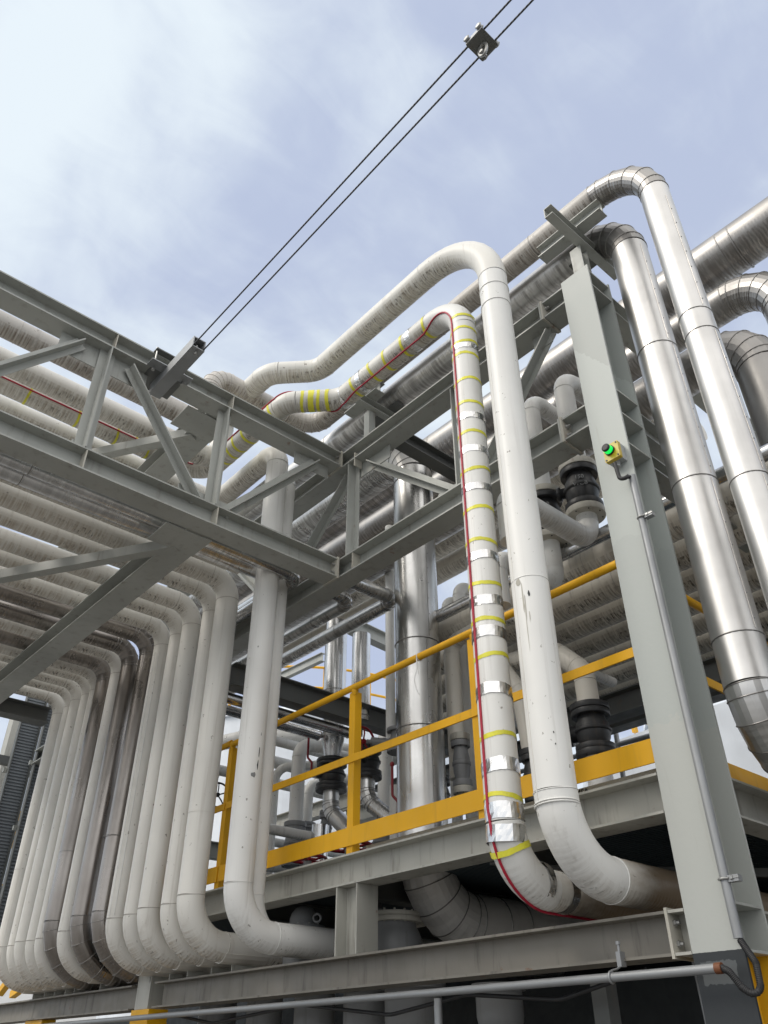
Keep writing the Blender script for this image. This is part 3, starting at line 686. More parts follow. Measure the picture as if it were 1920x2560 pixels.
# ------------------------------------------------------------------ the rope with its bracket and trolley
t = thing('rope_bracket', 'galvanised square tube bracket clamped to the bridge top chord, holding two ropes', 'bracket', (1.87, YB, 4.84))
hol = G()
x0, x1, z0, z1 = 1.815, 1.925, 4.735, 4.845; w_ = .009
for a in ((x0, x0+w_, z0, z1), (x1-w_, x1, z0, z1), (x0+w_, x1-w_, z0, z0+w_), (x0+w_, x1-w_, z1-w_, z1)): hol.box(a[0], a[1], 4.36, 5.10, a[2], a[3])
part(t, 'square_tube', hol, M_galv)
part(t, 'clamp_plate', G().box(1.72, 2.02, 4.86, 5.18, 4.846, 4.856), M_dark)
part(t, 'clamp_plate', G().box(1.72, 2.02, 4.86, 4.96, 5.034, 5.046), M_dark)
part(t, 'clamp_plate', G().box(1.68, 2.06, 4.80, 4.90, 4.838, 4.848), M_galv)
for x in (1.735, 2.005): part(t, 'clamp_bolt', G().lathe((x, 4.885, 4.80), (0, 0, 1), [(.014, 0), (.014, .02), (.007, .0201), (.007, .25), (.013, .2501), (.013, .265)], 6, False), M_bolt)
part(t, 'eye_bolt', G().lathe((1.87, 4.40, 4.70), (0, 0, 1), [(.012, 0), (.012, .03), (.007, .0301), (.007, .1)], 8, False), M_bolt)
for k_, (x, lab) in enumerate(((1.825, 'left wire rope of the pair stretched across the sky'), (1.915, 'right wire rope of the pair stretched across the sky'))):
    g = G(); g.tube([(x, 4.62, 4.752), (x, 3.0, 4.746), (x, 1.0, 4.745), (x, -2.5, 4.748)], .0058, 10); single('wire_rope', lab, 'rope', g, M_rope, group='pair of wire ropes')
t = thing('rope_trolley', 'small metal plate trolley with a hanging shackle on the two ropes', 'trolley', (1.87, 1.28, 4.72))
yt = at((1180, 85), Z=4.73).y
part(t, 'plate', G().box(1.805, 1.935, yt-.062, yt+.062, 4.722, 4.730), M_dark)
for x in (1.803, 1.937): part(t, 'side_plate', G().box(x-.004, x+.004, yt-.06, yt+.06, 4.723, 4.75), M_galv)
for x in (1.803, 1.937):
    for dy in (-.045, .045): part(t, 'wheel', G().lathe((x-.018, yt+dy, 4.756), (1, 0, 0), [(.014, 0), (.022, .005), (.015, .016), (.022, .028), (.014, .034)], 16), M_bolt)
sh = [V((1.87, yt+.03*math.cos(a)*0-.028*math.sin(a), 4.72-.05+.058*math.cos(a))) for a in np.linspace(0, 2*math.pi, 21)]
part(t, 'shackle', G().tube(sh, .009, 10, False), M_bolt)
part(t, 'shackle_pin', G().lathe((1.848, yt, 4.628), (1, 0, 0), [(.012, 0), (.012, .008), (.008, .0081), (.008, .044)], 8, False), M_bolt)
# ------------------------------------------------------------------ yellow handrails
def rail_y(label, y0, y1, posts, x=3.83):
    t = thing('handrail', label, 'handrail', (x, y0, 1.25))
    part(t, 'top_rail', G().tube([(x, y0, 2.515), (x, y1, 2.495)], .027, 16), M_yel)
    part(t, 'mid_rail', G().box(x-.006, x+.006, y0, y1, 1.905, 1.962), M_yel)
    part(t, 'toe_board', G().box(x-.008, x+.002, y0, y1, 1.305, 1.432), M_yel)
    for y in posts:
        g = G(); g.angle((x+.005, y, 1.25), (x+.005, y, 2.47), .068, .009, up=(0, 1, 0), flip=-1); part(t, 'post', g, M_yel)
        part(t, 'saddle', G().lathe((x+.01, y+.01, 2.44), (0, 0, 1), [(.012, 0), (.028, .03), (.028, .05)], 12), M_yel)
    return t
h1 = rail_y('yellow handrail along the deck edge, passing behind the two front riser pipes', 2.19, 6.50, (4.70, 3.40))
h2 = rail_y('short yellow handrail beyond the white corner pipes, on the left end of the deck', 6.52, 7.6, (6.50,))
tie = G(); yy = at(T4(1180, 915), X=3.83).y
tie.torus((3.83, yy, 2.505), (0, 1, 0), .029, .004, 20, 6); tie.tube([(3.80, yy, 2.49), (3.795, yy-.01, 2.40), (3.80, yy+.03, 2.33), (3.80, yy+.005, 2.24), (3.80, yy-.02, 2.20)], .003, 6); tie.tube([(3.80, yy, 2.49), (3.795, yy-.02, 2.42), (3.80, yy-.015, 2.36)], .003, 6)
single('plastic_tie', 'white plastic strip tied round the yellow handrail, hanging loose', 'tie', tie, M_white_p)
t = thing('handrail', 'yellow handrail on the right side of the deck, running back from the tall column', 'handrail', (4.2, 2.14, 1.25))
part(t, 'top_rail', G().tube([(4.1, 2.15, 2.5), (9, 2.15, 2.5)], .027, 16), M_yel)
part(t, 'mid_rail', G().box(4.1, 9, 2.144, 2.156, 1.905, 1.962), M_yel)
part(t, 'toe_board', G().box(4.1, 9, 2.14, 2.15, 1.305, 1.432), M_yel)
for x in (5.6, 7.4): part(t, 'post', G().angle((x, 2.15, 1.25), (x, 2.15, 2.48), .06, .009, up=(1, 0, 0)), M_yel)
# ------------------------------------------------------------------ the deck and what carries it
def beam_x(label, y, x0, x1, z0, z1, w=.15, mat=None, cat='beam', name='steel_beam', group=None):
    g = G(); g.ibeam((x0, y, (z0+z1)/2), (x1, y, (z0+z1)/2), z1-z0, w)
    return single(name, label, cat, g, mat or M_steel, group)
beam_x('deck edge beam running back from the tall column on the right', 2.06, 4.09, 10, 1.045, 1.246, .16, M_steelb)
beam_x('bottom beam running back from the column foot on the right', 2.06, 4.09, 10, .42, .612, .16, M_steelb)
beam_x('upper side beam running back from the top of the tall column', 2.06, 4.09, 9, 4.855, 5.03, .16)
beam_x('middle side beam running back from the tall column', 2.06, 4.09, 9, 3.60, 3.795, .16)
beam_x('lower middle side beam running back behind the tall column', 2.06, 4.09, 9, 3.32, 3.44, .14)
single('deck_grating', 'dark steel grating floor of the deck, seen from below', 'grating', G().box(4.01, 10.5, 2.15, 9.5, 1.205, 1.240), M_grat)
single('deck_kerb', 'grey kerb plate along the deck edge under the yellow toe board', 'kerb', G().box(3.93, 3.945, 2.2, 4.66, 1.247, 1.31), M_steelb)
kb = [o for o in bpy.data.objects if o.name.startswith('deck_kerb')][0]; ROOT[kb] = V(kb.location)
for k_, y in enumerate((3.5, 5.0, 6.4)):
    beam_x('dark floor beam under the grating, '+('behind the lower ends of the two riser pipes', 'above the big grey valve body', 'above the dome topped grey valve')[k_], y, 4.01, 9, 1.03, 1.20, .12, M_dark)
single('floor_angle', 'dark brace lying under the grating near the riser pipe bend', 'brace', G().bar((4.2, 3.4, 1.0), (6.2, 1.9, 1.0), .05, .05), M_dark)
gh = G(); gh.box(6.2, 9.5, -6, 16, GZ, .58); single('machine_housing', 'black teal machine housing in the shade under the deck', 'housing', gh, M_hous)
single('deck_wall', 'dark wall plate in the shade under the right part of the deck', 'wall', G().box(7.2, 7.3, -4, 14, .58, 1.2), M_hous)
single('shed_wall', 'white corrugated shed wall glimpsed behind the black column foot', 'wall', G().box(6.0, 6.06, 2.0, 3.0, .05, .36), M_corr)
single('leg_post', 'dark upright leg below the bottom beam, left of the black column foot', 'post', G().bar((4.3, 3.05, GZ), (4.3, 3.05, .42), .10, .10, up=(1, 0, 0)), M_dark)
single('leg_post', 'thin pale upright pipe stand below the long conduit', 'post', G().tube([(3.85, 3.90, GZ), (3.85, 3.90, .33)], .024, 12), M_galv)
# ------------------------------------------------------------------ valves
def flange(t, c, axis, R, th, mat, n=8, bs=.012, bm=None):
    c, d = V(c), V(axis).normalized()
    fl = part(t, 'flange', G().lathe(c, d, [(R*.985, 0), (R, th*.1), (R, th*.9), (R*.985, th)], 28), mat)
    bolts(fl, c+d*th*.5, d, R*.83, n, bs, bm or M_iron, through=th*.5+.004)
def wheel(t, c, axis, R, mat, name='handwheel'):
    g = G(); g.torus(c, axis, R, R*.085, 30, 8); d = V(axis).normalized(); u = V((0, 0, 1)) if abs(d.z) < .9 else V((1, 0, 0)); u = (u-d*u.dot(d)).normalized(); w = d.cross(u)
    g.lathe(V(c)-d*.015, d, [(R*.18, 0), (R*.18, .03)], 12)
    for i in range(5):
        a = 2*math.pi*i/5; e = u*math.cos(a)+w*math.sin(a); g.tube([V(c)+e*R*.15, V(c)+e*R*.55-d*.012, V(c)+e*R*.97], R*.06, 6)
    return part(t, name, g, mat)
def inline_valve(label, x, y, z0, z1, R, mat, fm=None, group=None, cat='valve', name='valve', side=None, lever=None, lever_mat=None):
    """a flanged valve standing on a vertical line between z0 and z1"""
    t = thing(name, label, cat, (x, y, z0), group); h = z1-z0; fm = fm or mat
    flange(t, (x, y, z0), (0, 0, 1), R, h*.11, fm); flange(t, (x, y, z0+h*.12), (0, 0, 1), R*.97, h*.10, mat)
    b = [(R*.66, h*.22), (R*.70, h*.26), (R*.82, h*.36), (R*.86, h*.5), (R*.82, h*.62), (R*.70, h*.72), (R*.66, h*.78)]
    part(t, 'body', G().lathe((x, y, z0), (0, 0, 1), b, 24), mat)
    part(t, 'rib', G().lathe((x, y, z0+h*.46), (0, 0, 1), [(R*.86, 0), (R*.93, .006), (R*.93, h*.06), (R*.86, h*.06+.006)], 24), mat)
    flange(t, (x, y, z1-h*.22), (0, 0, 1), R*.97, h*.10, mat); flange(t, (x, y, z1-h*.11), (0, 0, 1), R, h*.11, fm)
    if side is not None:
        d = V((math.cos(side), math.sin(side), 0)); c = V((x, y, z0+h*.5))+d*R*.6
        part(t, 'bonnet', G().lathe(c, d, [(R*.42, 0), (R*.42, R*.5), (R*.58, R*.501), (R*.58, R*.75), (R*.30, R*.76), (R*.26, R*1.05)], 18), mat)
    if lever is not None:
        d = V((math.cos(lever), math.sin(lever), 0)); c = V((x, y, z0+h*.5))+d*R*1.0
        part(t, 'stem', G().lathe(V((x, y, z0+h*.5))+d*R*.7, d, [(R*.3, 0), (R*.3, R*.35), (R*.2, R*.36), (R*.2, R*.8)], 12), mat)
        e = c+d*R*.45
        lv = part(t, 'lever', G().tube(path_of([e, e+V((0, 0, .10)), e+V((-.02, .05, .16)), e+V((-.02, .05, .42))], .03, 3), .012, 8), lever_mat or M_red)
        part(lv, 'lever_knob', G().lathe(e+V((-.02, .05, .41)), (0, 0, 1), [(.010, 0), (.020, .012), (.020, .03), (.008, .045)], 10), lever_mat or M_red)
    return t
def emboss(t, txt, X, Y, z, r, size, mat=None, ang=None):
    """cast lettering standing proud of a round body, reading upwards"""
    cu = bpy.data.curves.new('lettering', 'FONT'); cu.body = txt; cu.size = size; cu.extrude = .003; cu.align_x = 'CENTER'; cu.align_y = 'CENTER'
    o = bpy.data.objects.new('lettering', cu); link(o)
    dg = bpy.context.evaluated_depsgraph_get(); me = bpy.data.meshes.new_from_object(o.evaluated_get(dg)); bpy.data.objects.remove(o)
    a = ang if ang is not None else math.atan2(-Y, -X)
    n = V((math.cos(a), math.sin(a), 0)); s = V((-math.sin(a), math.cos(a), 0)); u = V((0, 0, 1))
    M4 = Matrix(((s.x, u.x, n.x, X+n.x*r), (s.y, u.y, n.y, Y+n.y*r), (s.z, u.z, n.z, z), (0, 0, 0, 1)))
    me.transform(Matrix.Translation(-ROOT[t]) @ M4); me.materials.clear(); me.materials.append(mat or M_greyiron)
    q = bpy.data.objects.new('lettering', me); link(q, t); ROOT[q] = ROOT[t]
mk = at(T8(668, 484), X=3.93); emboss(kb, 'MSA -', 3.93, mk.y, 1.285, 0, .05, M_iron, math.pi)
# two black check valves between the column and the thick white riser
XV = 4.6
for y, r, zt, lab in ((2.82, .085, 5.11, 'right'), (3.19, .078, 5.11, 'left')):
    off = 0 if lab == 'right' else -.07
    rt = lab == 'right'
    cvv = inline_valve('black check valve beside the tall column, '+('the nearer one, fully visible' if rt else 'half hidden by the white riser'), XV, y, 3.53+off, 4.03+off, .155, M_iron, M_cream, group='pair of black check valves')
    part(cvv, 'hinge_boss', G().lathe((XV, y, 3.53+off+.27), V((-.4, .9, 0)), [(.045, .10), (.045, .16), (.06, .161), (.06, .19)], 14), M_iron)
    for dz, tx in ((.30, '150'), (.235, 'WCB')): emboss(cvv, tx, XV, y, 3.53+off+dz, .136, .05)
    pipe('grey white pipe looping over above the '+('nearer check valve, close to the column' if rt else 'half hidden check valve'), [(XV, y, 4.03+off), (XV, y, 5.04), (7.5, y, 5.04)], r, M_white, .17)
    zb = 3.30+off if rt else 3.05; xe_ = 3.64 if rt else 3.9
    pipe('cream white pipe with an elbow below the '+('nearer' if rt else 'half hidden')+' check valve', [(XV, y, 3.53+off), (XV, y, zb), (xe_, y, zb), (xe_, y, zb-.4)], r*.98, M_white, [.17, .12])
# valve behind the yellow toe board, right of the thick riser
xv, yv = 5.2, 3.46
inline_valve('dark cast iron valve right of the thick white riser, behind the yellow toe board', xv, yv, 1.92, 2.33, .155, M_iron, M_iron, side=math.radians(110))
pipe('beige pipe curving down onto the dark valve behind the right handrail', [(5.25, 4.6, 3.0), (5.22, 3.75, 2.92), (xv, yv, 2.62), (xv, yv, 2.33)], .087, M_bank, [.3, .22])
pipe('short pipe stub standing on the deck under the dark valve', [(xv, yv, 1.24), (xv, yv, 1.92)], .095, M_white, .1)
t = thing('handwheel', 'dark red handwheel peeking out under the toe board beside the thick riser', 'handwheel', (4.9, 3.75, 1.3)); wheel(t, (4.9, 3.62, 1.50), (.1, .1, 1), .14, M_red)
# bank of mouldy pipes running along y behind the column
BX = [(4.72, .055, M_chrome), (5.0, .135, M_bank), (5.42, .14, M_bank), (5.80, .14, M_bank), (6.18, .14, M_bank), (6.58, .14, M_bank), (6.98, .14, M_bank), (7.36, .13, M_bank)]
ords = ['thin shiny pipe, topmost of the bank of level pipes behind the column', 'mouldy beige pipe just below the shiny one in the bank behind the column', 'mouldy beige pipe, third from the top of the bank behind the column', 'mouldy beige pipe, fourth from the top of the bank', 'mouldy beige pipe, fifth from the top of the bank', 'mouldy beige pipe, sixth from the top of the bank', 'mouldy beige pipe, second from the bottom of the bank', 'lowest mouldy beige pipe of the bank behind the column']
for (x, r, m), lab in zip(BX, ords):
    pipe(lab, [(x, -2.0, 3.40), (x, x*1.02, 3.40)], r, m, .2, m is M_chrome, group='bank of level pipes behind the column', joints=[(x, 3.1, 3.40), (x, .4, 3.4)])
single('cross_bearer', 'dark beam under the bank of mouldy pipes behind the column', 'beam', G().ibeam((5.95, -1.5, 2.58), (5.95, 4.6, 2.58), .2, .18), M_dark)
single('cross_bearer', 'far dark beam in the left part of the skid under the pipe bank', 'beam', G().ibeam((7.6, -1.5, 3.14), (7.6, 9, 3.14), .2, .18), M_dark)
# big metal pipe in the middle, going through the deck
D4 = pipe('big dented metal pipe standing in the middle behind the yellow handrail', [(4.6, 10.5, 5.42), (4.6, 4.76, 5.42), (4.6, 4.76, .93), (7, 4.76, .93)], .202, M_mid, [.36, .46], True, joints=[(4.6, 4.76, z) for z in (4.92, 3.12, 2.33, 1.27)]+[(5.35, 4.76, .93), (5.6, 4.76, .93)], emat=M_duct)
for o in D4.children:
    cz = sum((v.co.z for v in o.data.vertices), 0.0)/len(o.data.vertices)+ROOT[D4].z
    if cz < 1.1 and o.name.startswith('straight'): o.data.materials[0] = M_duct
for z0, z1, off in ((3.14, 4.9, .55), (2.35, 3.1, .40), (1.45, 2.31, .48)): lap(D4, 4.6, 4.76, .202, z0, z1, off, M_metald)
# large metal pipes high up at the right
pipe('very thick dull metal pipe crossing high at the upper right', [(5.5, -3.0, 6.16), (5.5, 12, 6.16)], .225, M_metald, .3, True, joints=[(5.5, y, 6.15) for y in (.85, 1.30, 1.42, 2.6, 3.9, 5.2)])
pipe('dull metal pipe with a segmented bend at the right edge, under the very thick one', [(5.5, 11, 5.63), (5.5, 1.16, 5.63), (5.5, 1.16, .95), (10, 1.16, .95)], .165, M_metald, [.40, .40], True, joints=[(5.5, y, 5.63) for y in (2.3, 2.05, 3.4)]+[(5.5, 1.16, 4.2)])
pipe('dark metal pipe bending straight down at the right edge behind the bright risers', [(5.05, 9, 4.70), (5.05, 1.38, 4.70), (5.05, 1.38, 1.75), (10, 1.38, 1.75)], .18, M_metald, [.34, .34], True, joints=[(5.05, 1.38, 3.6), (5.05, 2.6, 4.70)])
for k_, (x, z, r, m) in enumerate(((5.95, 5.55, .14, M_metald), (6.35, 5.55, .14, M_bank), (6.75, 5.5, .12, M_bank), (5.45, 5.14, .14, M_metald), (5.82, 5.12, .15, M_bank), (6.25, 5.10, .14, M_bank))):
    pipe(('dull metal pipe deep behind the girder, seen between its chords', 'beige pipe deep behind the girder, left of the big metal pipe', 'thinner beige pipe deepest behind the girder chords', 'dull metal pipe low between the girder chords', 'thicker beige pipe low between the girder chords', 'beige pipe lowest and deepest between the girder chords')[k_], [(x, 2.6, z), (x, 12, z)], r, m, .2, True, joints=[(x, 5.0, z)], group='pipes lying behind the girder')
single('tier_bearer', 'dark bearer under the dull pipes behind the girder', 'beam', G().ibeam((4.02, 4.36, 5.0), (7, 4.36, 5.0), .16, .14), M_dark)
# ------------------------------------------------------------------ the middle, between the corner pipes and the big metal pipe
beam_x('dark beam crossing behind the yellow handrail below the girder', 6.2, 3.55, 7.2, 2.90, 3.12, .17, M_dark)
pipe('upper shiny horizontal pipe under the dark beam behind the handrail', [(3.55, 6.27, 2.82), (5.05, 6.27, 2.82), (5.05, 6.27, 2.81)], .052, M_chrome, .01, True)
pipe('lower shiny horizontal pipe under the dark beam behind the handrail', [(3.80, 6.72, 2.90), (5.0, 6.72, 2.90), (5.0, 6.72, 2.89)], .05, M_chrome, .01, True)
for k_, (y, z, r, x1) in enumerate(((7.6, 3.08, .055, 6.0), (7.9, 2.95, .07, 6.5), (8.3, 2.85, .06, 6.5), (4.9, 2.85, .08, 7.5))):
    pipe(('white level pipe, uppermost behind the shiny pair left of the big metal pipe', 'thicker white level pipe behind the white elbow on the grey valve', 'lowest white level pipe in the gap behind the handrail', 'stained cream pipe behind the big metal pipe')[k_], [(4.7 if k_ < 3 else 5.3, y, z), (x1, y, z)], r, M_white, .2)
xm, ym = 5.2, 6.74
pipe('shiny vertical pipe with a narrowing foot above the black valve', [(xm, ym, at(T4(690, 730), X=xm).z), (xm, ym, 2.93)], .127, M_chrome, .1, True, joints=[(xm, ym, 3.45), (xm, ym, 3.0)])
t = thing('pipe_reducer', 'shiny cone shaped reducer on top of the black handrail valve', 'reducer', (xm, ym, 2.70)); part(t, 'cone', G().lathe((xm, ym, 2.70), (0, 0, 1), [(.09, 0), (.09, .04), (.126, .2), (.126, .228)], 28), M_chrome)
inline_valve('black flanged valve behind the handrail, left of the yellow post', xm, ym, 2.36, 2.69, .165, M_iron, M_iron, lever=math.radians(170))
pipe('shiny vertical pipe joining the slanted branch under the black valve', [(xm, ym+.16, 2.05), (xm, ym+.18, 1.24)], .09, M_chrome, .1, True)
pipe('shiny slanted branch pipe under the black valve', [(xm, ym, 2.36), (xm, ym, 2.16), (xm+.1, ym-.38, 1.80), (xm+.1, ym-.38, 1.24)], .085, M_mid, [.2, .2], True)
x2, y2 = 5.2, 6.28
pipe('shiny vertical pipe standing right of the narrowing pipe', [(x2, y2, at(T4(840, 800), X=x2).z), (x2, y2, 2.98)], .101, M_chrome, .1, True, joints=[(x2, y2, 3.03)])
pipe('thin shiny pipe squeezed between the two shiny vertical pipes', [(x2+.12, y2+.17, at(T4(785, 770), X=x2).z), (x2+.12, y2+.17, 2.9)], .045, M_chrome, .1, True)
inline_valve('black flanged valve behind the handrail, right of the yellow post', x2, y2-.12, 2.36, 2.69, .15, M_iron, M_iron, lever=math.radians(215))
pipe('shiny slanted branch pipe right of the yellow post', [(x2, y2-.12, 2.36), (x2, y2-.12, 2.16), (x2+.15, y2-.45, 1.85), (x2+.15, y2-.45, 1.24)], .08, M_mid, [.2, .2], True)
t = thing('gate_valve', 'grey valve lying sideways with a dark red handwheel behind the handrail', 'valve', (4.9, 5.6, 2.35))
wheel(t, tuple(at(T4(850, 1430), X=4.95)), (0, 1, .05), .14, M_red)
w0 = at(T4(870, 1430), X=4.95); w1 = at(T4(1020, 1440), X=5.2)
part(t, 'stem', G().lathe(w0, w1-w0, [(.02, 0), (.02, .05), (.045, .051), (.04, .22), (.06, .25), (.06, .4)], 14), M_greyiron)
for z in (-.10, .10):
    flange(t, (w1.x, w1.y-.1, w1.z+z-.02), (0, 0, 1), .12, .035, M_greyiron, 8, .012)
part(t, 'body', G().lathe((w1.x, w1.y-.1, w1.z-.1), (0, 0, 1), [(.07, 0), (.09, .1), (.07, .2)], 20), M_greyiron)
pipe('pale vertical pipe directly left of the big metal pipe', [(5.2, 5.80, 5.2), (5.2, 5.80, 2.62)], .05, M_white, .1, joints=[(5.2, 5.8, 2.63)])
pipe('pale pipe continuing down below the sideways grey valve', [(5.2, 5.74, 2.2), (5.2, 5.74, 1.24)], .06, M_white, .1)
inline_valve('black valve low behind the handrail with a red lever, left of the big metal pipe', 4.95, 5.28, 1.62, 1.95, .115, M_iron, M_iron, lever=math.radians(190))
xe, ye = 5.2, 7.35
pipe('white pipe with a top elbow standing on the grey valve', [(6.4, ye-.3, 3.03), (5.45, ye, 3.05), (xe, ye, 3.0), (xe, ye, 2.16)], .078, M_white, [.02, .17])
inline_valve('grey swing valve under the white elbow pipe behind the toe board', xe, ye, 1.72, 2.16, .12, M_greyiron, M_greyiron, side=math.radians(-60))
pipe('thin white pipe with a swan neck left of the grey valve', [(5.2, 7.80, 1.24), (5.2, 7.80, 2.86), (5.5, 7.45, 2.86), (5.6, 7.1, 2.86)], .05, M_white, [.16, .05])
pipe('white pipe partly hidden behind the corner pipes, next to the swan neck', [(5.2, 8.05, 1.24), (5.2, 8.05, 3.4)], .07, M_white, .1)
pipe('white pipe with a top bend left of the white corner pipes', [(5.2, 9.6, 1.24), (5.2, 9.6, 3.55), (5.5, 9.2, 3.62), (6.2, 8.4, 3.62)], .10, M_white, [.22, .1])
pipe('dull white pipe bend at the left, behind the short handrail', [(5.0, 9.85, 1.24), (5.0, 9.85, 3.3), (5.6, 9.85, 3.3)], .085, M_white, .2)
inline_valve('small grey valve between the grey swing valve and the shiny pipe', 5.5, 7.2, 1.95, 2.3, .075, M_greyiron, M_greyiron)
pipe('narrow white pipe above the small grey valve', [(5.5, 7.2, 2.3), (5.5, 7.2, 2.95), (5.9, 7.2, 2.98)], .045, M_white, .1)
t = thing('handwheel', 'flat dark red handwheel just above the deck edge left of the yellow post', 'handwheel', (4.4, 5.9, 1.25))
wc = at(T5(520, 705), X=4.35); wheel(t, tuple(wc), (0, 0, 1), .16, M_red); part(t, 'stem', G().lathe((wc.x, wc.y, wc.z-.1), (0, 0, 1), [(.035, 0), (.035, .08), (.015, .081), (.015, .13)], 12), M_galv)
t = thing('handwheel', 'flat dark red handwheel behind the yellow post on the deck', 'handwheel', (4.5, 5.2, 1.25))
wc = at(T5(760, 630), X=4.5); wheel(t, tuple(wc), (0, 0, 1), .20, M_red); part(t, 'stem', G().lathe((wc.x, wc.y, wc.z-.12), (0, 0, 1), [(.03, 0), (.03, .14)], 12), M_galv)
t = thing('handwheel', 'dark handwheel on edge at the left end of the deck behind the yellow post', 'handwheel', (4.6, 7.7, 1.9)); wheel(t, tuple(at(T3(1290, 325), X=4.6)), (.3, 1, 0), .13, M_iron)
# right of the big metal pipe
pipe('pale pipe directly right of the big metal pipe', [(5.6, 4.95, 3.9), (5.2, 4.95, 3.9), (5.2, 4.95, 1.24)], .048, M_white, .12)
pipe('pale pipe next to the taped riser, second right of the big metal pipe', [(6.0, 4.86, 4.05), (5.3, 4.86, 4.05), (5.3, 4.86, 1.24)], .062, M_white, .12)
pipe('grey white pipe with a level bend behind the end of the handrail', [(5.0, 4.72, 2.0), (5.0, 4.72, 3.28), (4.95, 4.1, 3.25), (4.95, 3.84, 3.2)], .075, M_bank, [.13, .1])
pipe('slanted grey pipe between the handrail end and the taped riser', [(5.1, 4.3, 3.0), (5.1, 4.05, 2.6), (5.1, 3.95, 1.6)], .075, M_bank, .12)
inline_valve('grey bulging valve right of the big metal pipe', 4.95, 4.63, 1.85, 2.35, .085, M_greyiron, M_cream)
inline_valve('black valve behind the toe board between big metal pipe and taped riser', 4.9, 4.2, 1.45, 1.85, .105, M_iron, M_iron, lever=math.radians(200))
inline_valve('dark valve half hidden by the last yellow post beside the taped riser', 5.0, 3.92, 1.65, 2.05, .09, M_iron, M_iron)
# under the deck
t = thing('dome_valve', 'dark grey domed valve under the deck beside the corner pipe', 'valve', (4.3, 5.9, .7))
flange(t, (4.2, 5.74, .885), (0, 0, 1), .17, .035, M_greyiron, 10, .014, M_bolt); flange(t, (4.2, 5.74, .845), (0, 0, 1), .17, .035, M_greyiron, 10, .014, M_bolt)
part(t, 'dome', G().lathe((4.2, 5.74, .922), (0, 0, 1), [(.115, 0), (.112, .05), (.10, .09), (.07, .125), (.03, .143), (.005, .146)], 28), M_greyiron)
part(t, 'body', G().lathe((4.2, 5.74, .55), (0, 0, 1), [(.12, 0), (.15, .1), (.15, .2), (.12, .29)], 28), M_greyiron)
g = G(); g.torus((4.15, 5.50, .95), (.6, .8, 0), .028, .009, 18, 8); part(t, 'lifting_eye', g, M_greyiron)
t = thing('check_valve', 'big grey valve body with bolted cover, beside the metal bend under the deck', 'valve', (4.4, 4.85, .6))
cx, cy = 4.35, 4.84
part(t, 'body', G().lathe((cx, cy, .52), (0, 0, 1), [(.10, 0), (.165, .03), (.20, .09), (.212, .17), (.205, .24), (.18, .295), (.165, .32), (.165, .342)], 32), M_greyiron)
flange(t, (cx, cy, .862), (0, 0, 1), .205, .034, M_cream, 14, .015, M_cream); flange(t, (cx, cy, .898), (0, 0, 1), .20, .03, M_cream, 14, .015, M_cream)
part(t, 'side_flange', G().lathe((cx-.05, cy+.30, .70), (0, 1, 0), [(.12, -.16), (.11, -.1), (.155, -.099), (.155, -.05), (.15, -.049), (.15, 0)], 28), M_greyiron)
g = G(); g.torus((cx-.02, cy+.21, .98), (.3, 1, 0), .026, .009, 18, 8); part(t, 'lifting_eye', g, M_greyiron)
t = thing('dome_valve', 'dark domed valve half hidden behind the short upright post', 'valve', (4.4, 5.25, .7))
flange(t, (4.5, 5.27, .97), (0, 0, 1), .15, .04, M_greyiron, 10, .014, M_greyiron); part(t, 'dome', G().lathe((4.5, 5.27, 1.012), (0, 0, 1), [(.10, 0), (.09, .06), (.05, .11), (.01, .125)], 24), M_greyiron); part(t, 'body', G().lathe((4.5, 5.27, .6), (0, 0, 1), [(.12, 0), (.14, .15), (.11, .37)], 24), M_greyiron)
for k_, (x, y, r, z) in enumerate(((4.5, 7.4, .17, .50), (4.5, 6.65, .15, .50), (4.5, 5.95, .16, .50), (4.5, 5.3, .18, .46), (4.45, 4.75, .20, .45), (4.5, 4.0, .15, .40))):
    t = thing('pump_casing', ('leftmost', 'second from the left', 'third from the left', 'fourth from the left', 'broad fifth', 'rightmost')[k_]+' pale grey casing hanging in the dark under the bottom beam', 'casing', (x, y, .1), 'grey casings under the bottom beam')
    part(t, 'shell', G().lathe((x, y, .18), (0, 0, 1), [(.03, -.02), (r*.5, 0), (r*.93, .03), (r, .08), (r, z-.18)], 28), M_greyiron)
    part(t, 'drain_plug', G().lathe((x, y, .162), (0, 0, -1), [(.02, 0), (.02, .025)], 8), M_greyiron)
    part(t, 'rim', G().lathe((x, y, z), (0, 0, 1), [(r*1.15, 0), (r*1.15, .04)], 24), M_greyiron)
for k_, (x, y, r, z0, z1) in enumerate(((5.5, 4.62, .07, 1.24, 4.4), (5.7, 4.35, .06, 1.24, 4.3), (5.9, 5.0, .08, 1.24, 4.2), (5.4, 4.20, .05, 1.24, 3.2), (5.8, 5.75, .06, 1.24, 3.4), (6.1, 6.9, .09, 1.24, 3.3), (5.9, 8.1, .06, 1.24, 2.9))):
    pipe(('bright pale riser behind the handrail end, right of the big metal pipe', 'pale riser partly hidden by the taped riser, upper part free', 'thick pale riser far behind the big metal pipe', 'thin pale riser behind the last handrail post', 'pale riser far behind the sideways grey valve', 'thick pale riser far behind the black valves', 'pale riser far behind the white swan neck')[k_], [(x, y, z0), (x, y, z1), (x+1.4, y, z1)], r, M_white, [.16], group='pale risers deep in the skid')
for k_, (y, z, r) in enumerate(((7.0, 1.95, .05), (7.6, 1.75, .06), (8.4, 2.2, .05))):
    pipe(('low pale level pipe behind the grey swing valve', 'second low pale level pipe behind the grey swing valve', 'pale level pipe behind the left handrail post')[k_], [(y/math.tan(math.radians(58.2)), y, z), (8, y, z)], r, M_white, .2)
